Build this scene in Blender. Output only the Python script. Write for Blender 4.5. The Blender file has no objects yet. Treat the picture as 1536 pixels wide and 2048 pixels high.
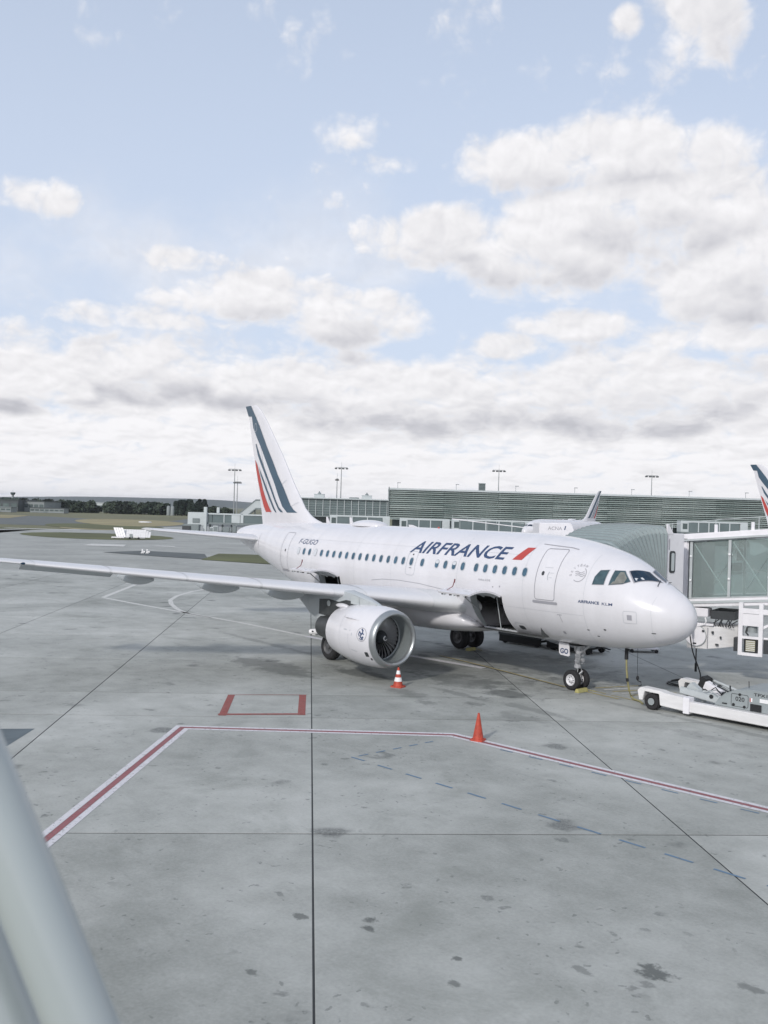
import bpy, bmesh, math, random
import numpy as np
from mathutils import Vector, Matrix

random.seed(7)
SC = bpy.context.scene
COL = SC.collection
R = math.radians

# ------------------------------------------------------------------ camera
CAM = Vector((19.161, -28.224, 6.564))
YAW, PIT, ROL, FPX = R(142.287), R(-0.0535), R(1.678), 1916.0     # FPX for a 1536 px wide frame
F_ = Vector((math.cos(YAW) * math.cos(PIT), math.sin(YAW) * math.cos(PIT), math.sin(PIT)))
R_ = F_.cross(Vector((0, 0, 1))).normalized()
U_ = R_.cross(F_)
R2 = R_ * math.cos(ROL) + U_ * math.sin(ROL)
U2 = -R_ * math.sin(ROL) + U_ * math.cos(ROL)
cd = bpy.data.cameras.new('camera')
cam = bpy.data.objects.new('camera', cd)
COL.objects.link(cam)
cam.matrix_world = Matrix(((R2.x, U2.x, -F_.x, CAM.x), (R2.y, U2.y, -F_.y, CAM.y), (R2.z, U2.z, -F_.z, CAM.z), (0, 0, 0, 1)))
cd.sensor_fit = 'HORIZONTAL'
cd.sensor_width = 36.0
cd.lens = 36.0 * FPX / 1536.0
cd.clip_start = 0.05
cd.clip_end = 30000
cd.dof.use_dof = True
cd.dof.focus_distance = 38.0
cd.dof.aperture_fstop = 44.9 / 1000 / 0.0042          # 4.2 mm wide aperture, a phone-like lens
SC.camera = cam

# ------------------------------------------------------------------ world, sun, exposure
SUN_TO = Vector((0.36, -0.80, 0.48)).normalized()      # direction towards the sun
w = bpy.data.worlds.new('World')
SC.world = w
w.use_nodes = True


class NT:
    """tiny helper for node trees"""
    def __init__(s, nt):
        s.nt = nt
        nt.nodes.clear()

    def n(s, typ, **kw):
        nd = s.nt.nodes.new(typ)
        for k, v in kw.items():
            setattr(nd, k, v)
        return nd

    def put(s, sock, v):
        if v is None:
            return
        if isinstance(v, bpy.types.NodeSocket):
            s.nt.links.new(v, sock)
        else:
            sock.default_value = v

    def m(s, op, a, b=None, c=None, clamp=False):
        nd = s.n('ShaderNodeMath', operation=op, use_clamp=clamp)
        for i, v in enumerate((a, b, c)):
            s.put(nd.inputs[i], v)
        return nd.outputs[0]

    def noise(s, vec, scale, detail=4, rough=0.55, dist=0.0, out=0):
        nd = s.n('ShaderNodeTexNoise')
        s.put(nd.inputs['Vector'], vec)
        nd.inputs['Scale'].default_value = scale
        nd.inputs['Detail'].default_value = detail
        nd.inputs['Roughness'].default_value = rough
        nd.inputs['Distortion'].default_value = dist
        return nd.outputs[out]

    def ramp(s, fac, *stops):
        nd = s.n('ShaderNodeValToRGB')
        els = nd.color_ramp.elements
        while len(els) < len(stops):
            els.new(0.5)
        for e, (p, c) in zip(els, stops):
            e.position = p
            e.color = c if len(c) == 4 else (*c, 1)
        s.put(nd.inputs[0], fac)
        return nd.outputs[0]

    def mix(s, fac, a, b, blend='MIX'):
        nd = s.n('ShaderNodeMix', data_type='RGBA', blend_type=blend)
        s.put(nd.inputs[0], fac)
        s.put(nd.inputs[6], a if isinstance(a, bpy.types.NodeSocket) else (*a, 1))
        s.put(nd.inputs[7], b if isinstance(b, bpy.types.NodeSocket) else (*b, 1))
        return nd.outputs[2]

    def smooth(s, x, lo, hi):
        nd = s.n('ShaderNodeMapRange', interpolation_type='SMOOTHSTEP')
        s.put(nd.inputs[0], x)
        nd.inputs[1].default_value = lo
        nd.inputs[2].default_value = hi
        return nd.outputs[0]

    def xyz(s, x, y, z=0.0):
        nd = s.n('ShaderNodeCombineXYZ')
        s.put(nd.inputs[0], x); s.put(nd.inputs[1], y); s.put(nd.inputs[2], z)
        return nd.outputs[0]


# clouds: azimuth, elevation, half width, half height (degrees), weight; real directions in the sky
CLOUDS = [(124.6, 27.6, 2.9, 3.6, .9), (128.9, 26.7, 1.0, .8, .62), (145.0, 21.7, 2.2, 1.3, .40), (142.3, 20.0, 2.6, .7, .42),
          (162.3, 16.5, 2.6, 1.2, .66), (130.2, 20.1, 9.0, 2.3, .95), (127.5, 17.0, 9.5, 2.9, 1.15), (139.2, 15.9, 5.6, 1.9, 1.0),
          (133.0, 15.2, 7.0, 2.6, 1.1), (121.5, 13.5, 6.5, 3.4, 1.1), (154.6, 13.9, 3.6, 1.0, .66), (150.0, 12.3, 7.6, 1.7, .92), (144.2, 11.3, 4.6, 1.9, 1.15),
          (156.2, 7.9, 4.2, 1.9, 1.1), (135.2, 9.8, 2.4, .9, .92), (128.6, 7.6, 7.0, 2.6, 1.1), (141.3, 7.0, 8.0, 2.3, 1.0),
          (149.0, 7.4, 5.5, 1.6, .9), (131.0, 11.0, 4.0, 1.0, .72), (157.0, 10.6, 5.5, .9, .66), (123.5, 10.3, 5.5, 1.1, .8), (163.0, 6.4, 4.0, 1.3, .9)]


def blob_group():
    """how much cloud the placed banks give in a direction (azimuth, elevation in degrees)"""
    g = bpy.data.node_groups.new('cloud_banks', 'ShaderNodeTree')
    g.interface.new_socket('dir', in_out='INPUT', socket_type='NodeSocketVector')
    g.interface.new_socket('raw', in_out='OUTPUT', socket_type='NodeSocketFloat')
    t = NT(g)
    gi = t.n('NodeGroupInput'); go = t.n('NodeGroupOutput')
    acc = None
    for (a, e, ra, re, wt) in CLOUDS:
        ra *= 1.1; re *= 1.12
        k = math.sqrt(wt)
        mp = t.n('ShaderNodeVectorMath', operation='MULTIPLY_ADD')
        t.put(mp.inputs[0], gi.outputs[0]); mp.inputs[1].default_value = (k / ra, k / re, 0); mp.inputs[2].default_value = (-k * a / ra, -k * e / re, 0)
        dt = t.n('ShaderNodeVectorMath', operation='DOT_PRODUCT'); t.put(dt.inputs[0], mp.outputs[0]); t.put(dt.inputs[1], mp.outputs[0])
        mk = t.m('SUBTRACT', wt, dt.outputs[1])
        acc = mk if acc is None else t.m('MAXIMUM', acc, mk)
    g.links.new(acc, go.inputs[0])
    return g


def build_world():
    t = NT(w.node_tree)
    tc = t.n('ShaderNodeTexCoord').outputs['Generated']
    sep = t.n('ShaderNodeSeparateXYZ'); t.put(sep.inputs[0], tc)
    az = t.m('MULTIPLY', t.m('ARCTAN2', sep.outputs[1], sep.outputs[0]), 180 / math.pi)
    el = t.m('MULTIPLY', t.m('ARCSINE', sep.outputs[2]), 180 / math.pi)
    grp = blob_group()

    def banks(a, e):
        nd = t.n('ShaderNodeGroup'); nd.node_tree = grp
        t.put(nd.inputs[0], t.xyz(a, e, 0.0))
        return nd.outputs[0]
    elc = t.m('MAXIMUM', el, 0.0)
    le = t.m('ADD', t.m('MULTIPLY', t.m('LOGARITHM', t.m('ADD', t.m('MINIMUM', elc, 15.0), 4.0), math.e), 9.0), t.m('MULTIPLY', t.m('MAXIMUM', t.m('SUBTRACT', elc, 15.0), 0.0), .47))
    pv = t.xyz(t.m('MULTIPLY', az, .42), le, 0.0)

    def vadd(v, o):
        nd = t.n('ShaderNodeVectorMath', operation='ADD'); t.put(nd.inputs[0], v)
        t.put(nd.inputs[1], o)
        return nd.outputs[0]
    wn = t.n('ShaderNodeVectorMath', operation='SCALE'); t.put(wn.inputs[0], t.noise(pv, 1.1, 1, .5, 0, 1)); wn.inputs[3].default_value = .6
    pw = vadd(pv, wn.outputs[0])

    def billow(v, det):
        vo = t.n('ShaderNodeTexVoronoi', voronoi_dimensions='2D', feature='F1'); t.put(vo.inputs['Vector'], v)
        vo.inputs['Scale'].default_value = .85; vo.inputs['Detail'].default_value = det; vo.inputs['Roughness'].default_value = .52; vo.inputs['Lacunarity'].default_value = 2.3
        return t.m('SUBTRACT', 1.0, vo.outputs['Distance'])
    bl = billow(pw, 3.0)
    bl1 = billow(vadd(pw, (.10, .24, 0)), 2.0)
    nz = t.noise(pw, .62, 6, .6, 0)
    big = t.noise(pv, .22, 1, .5)
    b0 = banks(az, el)
    b1 = banks(t.m('ADD', az, .5), t.m('ADD', el, 1.1))
    away = t.smooth(t.m('ABSOLUTE', t.m('SUBTRACT', az, 142.3)), 26.0, 40.0)
    gen = t.m('SUBTRACT', t.m('MULTIPLY', t.m('SUBTRACT', big, .42), t.m('MULTIPLY', away, 5.0)), .35)
    band = t.m('MULTIPLY', t.m('SUBTRACT', 1.0, t.smooth(el, 6.0, 13.0)), .98)
    band = t.m('ADD', band, t.m('MULTIPLY', t.m('SUBTRACT', big, .5), 1.6))
    acc = t.m('MAXIMUM', t.m('MAXIMUM', b0, t.m('SUBTRACT', band, .15)), gen)
    acc = t.m('MINIMUM', t.m('MAXIMUM', acc, -2.2), .75)
    puff = t.m('ADD', t.m('MULTIPLY', t.m('SUBTRACT', nz, .5), 1.3), t.m('MULTIPLY', t.m('SUBTRACT', bl, .55), .5))
    d0 = t.m('ADD', t.m('ADD', acc, .10), puff)
    veilc = t.m('MULTIPLY', t.smooth(t.m('ADD', big, t.m('MULTIPLY', nz, .5)), .62, 1.0), t.m('MULTIPLY', t.m('SUBTRACT', 1.0, t.smooth(el, 12.0, 24.0)), .6))
    alpha = t.m('MAXIMUM', t.smooth(d0, -.10, .58), veilc)
    relief = t.m('SUBTRACT', bl, bl1)
    under = t.m('MULTIPLY', t.smooth(b0, -.5, .15), t.smooth(t.m('SUBTRACT', b1, t.m('MINIMUM', b0, .9)), -.15, .40))        # the sunless base of a bank
    core = t.smooth(d0, .10, 1.0)
    lowdark = t.m('MULTIPLY', t.m('SUBTRACT', 1.0, t.smooth(el, 4.0, 11.0)), t.smooth(nz, .44, .62))
    br = t.m('ADD', .83, t.m('MULTIPLY', relief, .13))
    br = t.m('ADD', br, t.m('MULTIPLY', t.m('SUBTRACT', nz, .5), -.10))
    br = t.m('SUBTRACT', br, t.m('MULTIPLY', t.m('MULTIPLY', under, core), .25))
    br = t.m('SUBTRACT', br, t.m('MULTIPLY', t.m('MULTIPLY', lowdark, core), .06))
    br = t.m('ADD', br, t.m('MULTIPLY', t.m('SUBTRACT', 1.0, t.smooth(el, 1.0, 9.0)), .09))        # the thicker bright air low down
    br = t.m('MINIMUM', t.m('MAXIMUM', br, .50), .90)
    tint = t.mix(t.smooth(br, .50, .84), (.94, .935, 1.0), (1.0, .985, 1.0))
    ccol = t.mix(1.0, tint, t.xyz(br, br, br), 'MULTIPLY')
    sky = t.n('ShaderNodeTexSky', sky_type='NISHITA', sun_disc=False)
    sky.sun_elevation = math.asin(SUN_TO.z)
    sky.sun_rotation = math.atan2(SUN_TO.x, SUN_TO.y)
    sky.air_density = 1.0; sky.dust_density = 1.2; sky.ozone_density = 1.0
    bg1 = t.n('ShaderNodeBackground'); t.put(bg1.inputs[0], sky.outputs[0]); bg1.inputs[1].default_value = 0.13
    bgv = t.n('ShaderNodeBackground'); bgv.inputs[0].default_value = (.71, .80, .97, 1); bgv.inputs[1].default_value = .84
    veil = t.m('SUBTRACT', .90, t.m('MULTIPLY', t.smooth(el, 6.0, 40.0), .30))
    mv = t.n('ShaderNodeMixShader'); t.put(mv.inputs[0], veil); t.put(mv.inputs[1], bg1.outputs[0]); t.put(mv.inputs[2], bgv.outputs[0])
    bg2 = t.n('ShaderNodeBackground'); t.put(bg2.inputs[0], ccol); bg2.inputs[1].default_value = 1.0
    mx = t.n('ShaderNodeMixShader'); t.put(mx.inputs[0], t.m('MULTIPLY', alpha, .95)); t.put(mx.inputs[1], mv.outputs[0]); t.put(mx.inputs[2], bg2.outputs[0])
    out = t.n('ShaderNodeOutputWorld'); t.put(out.inputs[0], mx.outputs[0])
    w.cycles.sampling_method = 'MANUAL'
    w.cycles.sample_map_resolution = 512


build_world()
sl = bpy.data.lights.new('sun', 'SUN')
sl.energy = 2.2
sl.angle = R(4)
sl.color = (1.0, .96, .91)
so = bpy.data.objects.new('sun', sl)
COL.objects.link(so)
so.rotation_euler = (-SUN_TO).to_track_quat('-Z', 'Y').to_euler()
so.location = (0, -40, 40)
SC.view_settings.view_transform = 'Standard'
SC.view_settings.look = 'None'
SC.view_settings.exposure = 0.14
SC.view_settings.gamma = 1.0
SC.view_settings.use_curve_mapping = False
SC.cycles.max_bounces = 5
SC.cycles.diffuse_bounces = 3
SC.cycles.transparent_max_bounces = 12

# ------------------------------------------------------------------ helpers
class MB:
    def __init__(s):
        s.v, s.f, s.mi = [], [], []

    def add(s, vs, fs, m=0):
        b = len(s.v)
        s.v.extend([tuple(p) for p in vs])
        for f in fs:
            s.f.append([b + i for i in f]); s.mi.append(m)
        return s

    def obox(s, o, ax, ay, az, m=0):
        """box from corner o along three edge vectors"""
        o, ax, ay, az = Vector(o), Vector(ax), Vector(ay), Vector(az)
        p = [o, o + ax, o + ax + ay, o + ay, o + az, o + ax + az, o + ax + ay + az, o + ay + az]
        fs = [(0, 3, 2, 1), (4, 5, 6, 7), (0, 1, 5, 4), (1, 2, 6, 5), (2, 3, 7, 6), (3, 0, 4, 7)]
        if ax.cross(ay).dot(az) < 0:
            fs = [f[::-1] for f in fs]
        return s.add(p, fs, m)

    def box(s, x0, x1, y0, y1, z0, z1, m=0):
        return s.obox((min(x0, x1), min(y0, y1), min(z0, z1)), (abs(x1 - x0), 0, 0), (0, abs(y1 - y0), 0), (0, 0, abs(z1 - z0)), m)

    def ring(s, c, ax, r, n, ry=None, ph=0):
        ax = Vector(ax).normalized()
        u = ax.orthogonal().normalized() if abs(ax.z) > .9 else Vector((0, 0, 1)).cross(ax).normalized()
        vv = ax.cross(u)
        return [Vector(c) + u * (r * math.cos(ph + 2 * math.pi * i / n)) + vv * ((ry or r) * math.sin(ph + 2 * math.pi * i / n)) for i in range(n)]

    def loft(s, rings, closed=True, caps=True, m=0):
        n = len(rings[0]); b = len(s.v)
        for r in rings:
            s.v.extend([tuple(p) for p in r])
        for k in range(len(rings) - 1):
            for i in range(n if closed else n - 1):
                j = (i + 1) % n
                s.f.append([b + k * n + i, b + k * n + j, b + (k + 1) * n + j, b + (k + 1) * n + i]); s.mi.append(m)
        if caps and closed:
            s.f.append([b + i for i in range(n)][::-1]); s.mi.append(m)
            s.f.append([b + (len(rings) - 1) * n + i for i in range(n)]); s.mi.append(m)
        return s

    def cyl(s, p0, p1, r0, r1=None, n=12, m=0, caps=True):
        d = Vector(p1) - Vector(p0)
        return s.loft([s.ring(p0, d, r0, n), s.ring(p1, d, r0 if r1 is None else r1, n)], True, caps, m)

    def tube(s, pts, r, n=8, m=0):
        pts = [Vector(p) for p in pts]; rings = []
        for i, p in enumerate(pts):
            d = pts[min(i + 1, len(pts) - 1)] - pts[max(i - 1, 0)]
            rings.append(s.ring(p, d, r if not isinstance(r, (list, tuple)) else r[i], n))
        return s.loft(rings, True, True, m)

    def lathe(s, c, ax, prof, n=32, m=0, caps=False):
        """prof: (distance along axis, radius)"""
        ax = Vector(ax).normalized()
        return s.loft([s.ring(Vector(c) + ax * a, ax, max(r, 1e-4), n) for a, r in prof], True, caps, m)

    def prism(s, poly, fn, a, b, m=0):
        """poly of 2d points; fn(p, q, t) -> 3d; extruded from t=a to t=b"""
        n = len(poly)
        return s.loft([[fn(p[0], p[1], a) for p in poly], [fn(p[0], p[1], b) for p in poly]], True, True, m)

    def sphere(s, c, rx, ry, rz, n=12, k=8, m=0):
        rings = []
        for i in range(k + 1):
            a = math.pi * i / k
            rr = max(math.sin(a), 1e-3)
            rings.append([(c[0] + rx * rr * math.cos(2 * math.pi * j / n), c[1] + ry * rr * math.sin(2 * math.pi * j / n), c[2] - rz * math.cos(a)) for j in range(n)])
        return s.loft(rings, True, True, m)

    def build(s, name, mats, parent=None, smooth=None, bevel=0):
        me = bpy.data.meshes.new(name)
        me.from_pydata(s.v, [], s.f)
        if not isinstance(mats, (list, tuple)):
            mats = [mats]
        for m in mats:
            me.materials.append(m)
        if any(s.mi):
            me.polygons.foreach_set('material_index', s.mi)
        bm = bmesh.new(); bm.from_mesh(me)
        bmesh.ops.remove_doubles(bm, verts=bm.verts, dist=1e-5)
        bmesh.ops.recalc_face_normals(bm, faces=bm.faces)
        if bevel:
            bmesh.ops.bevel(bm, geom=[e for e in bm.edges if e.is_manifold and e.calc_face_angle(0) > .5], offset=bevel, segments=2, affect='EDGES', clamp_overlap=True)
        bm.to_mesh(me); bm.free()
        if smooth:
            me.shade_smooth()
            me.set_sharp_from_angle(angle=R(smooth))
        me.update()
        o = bpy.data.objects.new(name, me)
        COL.objects.link(o)
        if parent:
            o.parent = parent
        return o


def tag(o, label=None, cat=None, group=None, kind=None):
    if label: o['label'] = label
    if cat: o['category'] = cat
    if group: o['group'] = group
    if kind: o['kind'] = kind
    return o


def thing(name, label, cat, loc=(0, 0, 0), rz=0.0, group=None):
    o = bpy.data.objects.new(name, None)
    o.empty_display_size = .3
    COL.objects.link(o)
    o.location = loc; o.rotation_euler = (0, 0, rz)
    return tag(o, label, cat, group)


def copy_tree(o, parent=None, skip=()):
    c = o.copy(); COL.objects.link(c); c.parent = parent
    for ch in o.children:
        if ch.name.split('.')[0] not in skip:
            copy_tree(ch, c, skip)
    return c


# ------------------------------------------------------------------ materials
def mat(name, col, rough=.5, metal=0.0, var=0.0, scale=3.0, bump=0.0, bscale=40.0, spec=None, coat=0.0, streak=None):
    m = bpy.data.materials.new(name); m.use_nodes = True
    t = NT(m.node_tree)
    out = t.n('ShaderNodeOutputMaterial'); bs = t.n('ShaderNodeBsdfPrincipled')
    t.put(out.inputs[0], bs.outputs[0])
    bs.inputs['Roughness'].default_value = rough
    bs.inputs['Metallic'].default_value = metal
    if coat: bs.inputs['Coat Weight'].default_value = coat
    if spec is not None: bs.inputs['Specular IOR Level'].default_value = spec
    co = t.n('ShaderNodeTexCoord').outputs['Object']
    if var:
        v2 = co
        if streak:
            mp = t.n('ShaderNodeMapping'); t.put(mp.inputs[0], co); mp.inputs['Scale'].default_value = streak; v2 = mp.outputs[0]
        nz = t.noise(v2, scale, 6, .6)
        a = tuple(max(c * (1 - var), 0) for c in col); b = tuple(min(c * (1 + var), 1) for c in col)
        t.put(bs.inputs['Base Color'], t.ramp(nz, (.28, a), (.72, b)))
        t.put(bs.inputs['Roughness'], t.m('ADD', rough - .06, t.m('MULTIPLY', nz, .12)))
    else:
        bs.inputs['Base Color'].default_value = (*col, 1)
    if bump:
        bn = t.n('ShaderNodeBump'); bn.inputs['Strength'].default_value = bump
        t.put(bn.inputs['Height'], t.noise(co, bscale, 4)); t.put(bs.inputs['Normal'], bn.outputs[0])
    return m


M = {}
M['skin'] = mat('aircraft_white_paint', (.63, .624, .652), .22, 0, .05, .8, .035, .9, coat=.25, streak=(1.6, 1, .35))
M['skin_grey'] = mat('aircraft_grey_paint', (.40, .43, .45), .35, 0, .06, 1.2)
M['wing_grey'] = mat('wing_light_grey_paint', (.57, .58, .60), .35, 0, .04, .5, streak=(.4, 1, 1))
M['slat'] = mat('bare_slat_metal', (.66, .66, .68), .34, .2, .03, .35)
M['lip'] = mat('brushed_inlet_lip', (.36, .38, .39), .34, .75, .05, 6)
M['navy'] = mat('navy_paint', (.028, .055, .13), .35, 0, .05, 3)
M['navy_fin'] = mat('fin_blue_paint', (.045, .085, .125), .35, 0, .18, .5)
M['maroon'] = mat('streamer_maroon', (.16, .03, .035), .6)
M['red'] = mat('red_paint', (.42, .055, .045), .35, 0, .05, 3)
M['seam'] = mat('panel_seam_grey', (.30, .30, .33), .6)
M['dark'] = mat('dark_grey_metal', (.045, .05, .055), .5, .2, .2, 6)
M['black'] = mat('matt_black', (.012, .013, .015), .7)
M['rubber'] = mat('tyre_rubber', (.018, .018, .02), .85, 0, .2, 10, .1, 60)
M['rim'] = mat('wheel_rim_white', (.62, .62, .64), .4, .1, .1, 8)
M['rim_dark'] = mat('wheel_rim_dark', (.10, .10, .105), .5, .3, .2, 8)
M['strut'] = mat('gear_strut_grey', (.42, .43, .45), .4, .3, .12, 8)
M['chrome'] = mat('oleo_chrome', (.75, .75, .77), .15, 1)
M['bay'] = mat('cargo_bay_liner', (.07, .075, .075), .7, 0, .1, 3)
M['window_frame'] = mat('window_surround_grey', (.40, .42, .45), .5)
M['cabin_glass'] = mat('cabin_window_blue', (.045, .10, .15), .12, 0, .35, 3.0)
M['shade'] = mat('window_blind_white', (.55, .57, .60), .4)
M['side_glass'] = mat('cockpit_side_glass', (.05, .085, .10), .08, 0, .35, 3.0, spec=.35)
M['blind'] = mat('cockpit_blind', (.16, .165, .15), .5, 0, .3, 6)
M['cockpit_glass'] = mat('cockpit_glass', (.012, .03, .055), .06, 0, .4, 2.0, spec=.28)
M['fan'] = mat('fan_titanium', (.46, .46, .47), .40, .6, .1, 5)
M['nozzle'] = mat('exhaust_dark_metal', (.075, .08, .082), .42, .6, .25, 4)
M['duct'] = mat('inlet_duct_grey', (.22, .245, .25), .35, .3, .06, 4)
M['white'] = mat('white_equipment_paint', (.74, .73, .76), .4, 0, .06, 2.5)
M['white_dirty'] = mat('dirty_white_paint', (.66, .655, .66), .45, 0, .10, 1.6, streak=(.6, 2, 3))
M['grey_eq'] = mat('grey_equipment_paint', (.27, .30, .31), .45, 0, .08, 3)
M['grey_lt'] = mat('light_grey_paint', (.42, .45, .46), .5, 0, .07, 3)
M['bellows'] = mat('bellows_fabric', (.235, .285, .295), .6, 0, .08, 5, .1, 30)
M['yellow'] = mat('chock_yellow', (.38, .35, .14), .6, 0, .2, 8)
M['yellow_cable'] = mat('cable_yellow', (.27, .25, .12), .6, 0, .25, 10)
M['cable'] = mat('black_cable', (.02, .02, .02), .6)
M['orange'] = mat('cone_orange', (.40, .055, .030), .6, 0, .35, 7)
M['cone_white'] = mat('cone_band_white', (.75, .75, .76), .5, 0, .06, 9)
M['grille'] = mat('grille_khaki', (.32, .31, .22), .6, 0, .1, 20)
M['tube_grey'] = mat('rail_grey_paint', (.37, .415, .43), .22, .0, .03, 2, spec=.9)
M['facade_dark'] = mat('terminal_dark_glass', (.075, .10, .10), .25, 0, .4, .08)
M['slat_green'] = mat('terminal_louvre_grey_green', (.33, .39, .38), .42, .15, .14, .25, streak=(1, 6, 6))
M['facade_glass'] = mat('hall_glass', (.13, .165, .17), .18, .1, .2, .15)
M['facade_lt'] = mat('terminal_pale_cladding', (.46, .50, .51), .5, 0, .06, .6)
M['facade_mid'] = mat('terminal_mid_grey', (.17, .20, .205), .5, 0, .12, .5)
M['mast'] = mat('galvanised_mast', (.28, .30, .31), .5, .4)
M['bark'] = mat('bark', (.05, .042, .035), .9)
M['leaf'] = mat('dark_foliage', (.026, .044, .030), .9, 0, .45, .4)
M['leaf2'] = mat('olive_foliage', (.038, .055, .034), .9, 0, .45, .4)
M['hangar_dark'] = mat('hangar_dark_cladding', (.05, .062, .068), .6, 0, .15, .1)
M['hangar_lt'] = mat('hangar_grey_cladding', (.21, .235, .24), .6, 0, .12, .1)


def louvre_mat():
    m = bpy.data.materials.new('terminal_louvre'); m.use_nodes = True
    t = NT(m.node_tree)
    out = t.n('ShaderNodeOutputMaterial'); bs = t.n('ShaderNodeBsdfPrincipled'); t.put(out.inputs[0], bs.outputs[0])
    geo = t.n('ShaderNodeNewGeometry').outputs['Position']; rnd = t.n('ShaderNodeObjectInfo').outputs['Random']
    f = t.m('ADD', t.m('MULTIPLY', t.noise(geo, .09, 4, .6), .8), t.m('MULTIPLY', rnd, .22))
    t.put(bs.inputs['Base Color'], t.ramp(f, (.30, (.25, .315, .30)), (.78, (.48, .54, .52))))
    bs.inputs['Roughness'].default_value = .4; bs.inputs['Metallic'].default_value = .15
    return m


M['louvre'] = louvre_mat()


def glass_mat(name, col, op, rough=.04):
    m = bpy.data.materials.new(name); m.use_nodes = True
    t = NT(m.node_tree)
    out = t.n('ShaderNodeOutputMaterial')
    tr = t.n('ShaderNodeBsdfTransparent'); tr.inputs[0].default_value = (*col, 1)
    gl = t.n('ShaderNodeBsdfPrincipled'); gl.inputs['Base Color'].default_value = (*[c * .45 for c in col], 1); gl.inputs['Roughness'].default_value = rough
    co = t.n('ShaderNodeTexCoord').outputs['Object']
    mx = t.n('ShaderNodeMixShader')
    t.put(mx.inputs[0], t.m('ADD', op, t.m('MULTIPLY', t.noise(co, 1.3, 4), .22)))
    t.put(mx.inputs[1], tr.outputs[0]); t.put(mx.inputs[2], gl.outputs[0]); t.put(out.inputs[0], mx.outputs[0])
    return m


M['tunnel_glass'] = glass_mat('tunnel_glass', (.86, .95, .94), .22)


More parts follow.
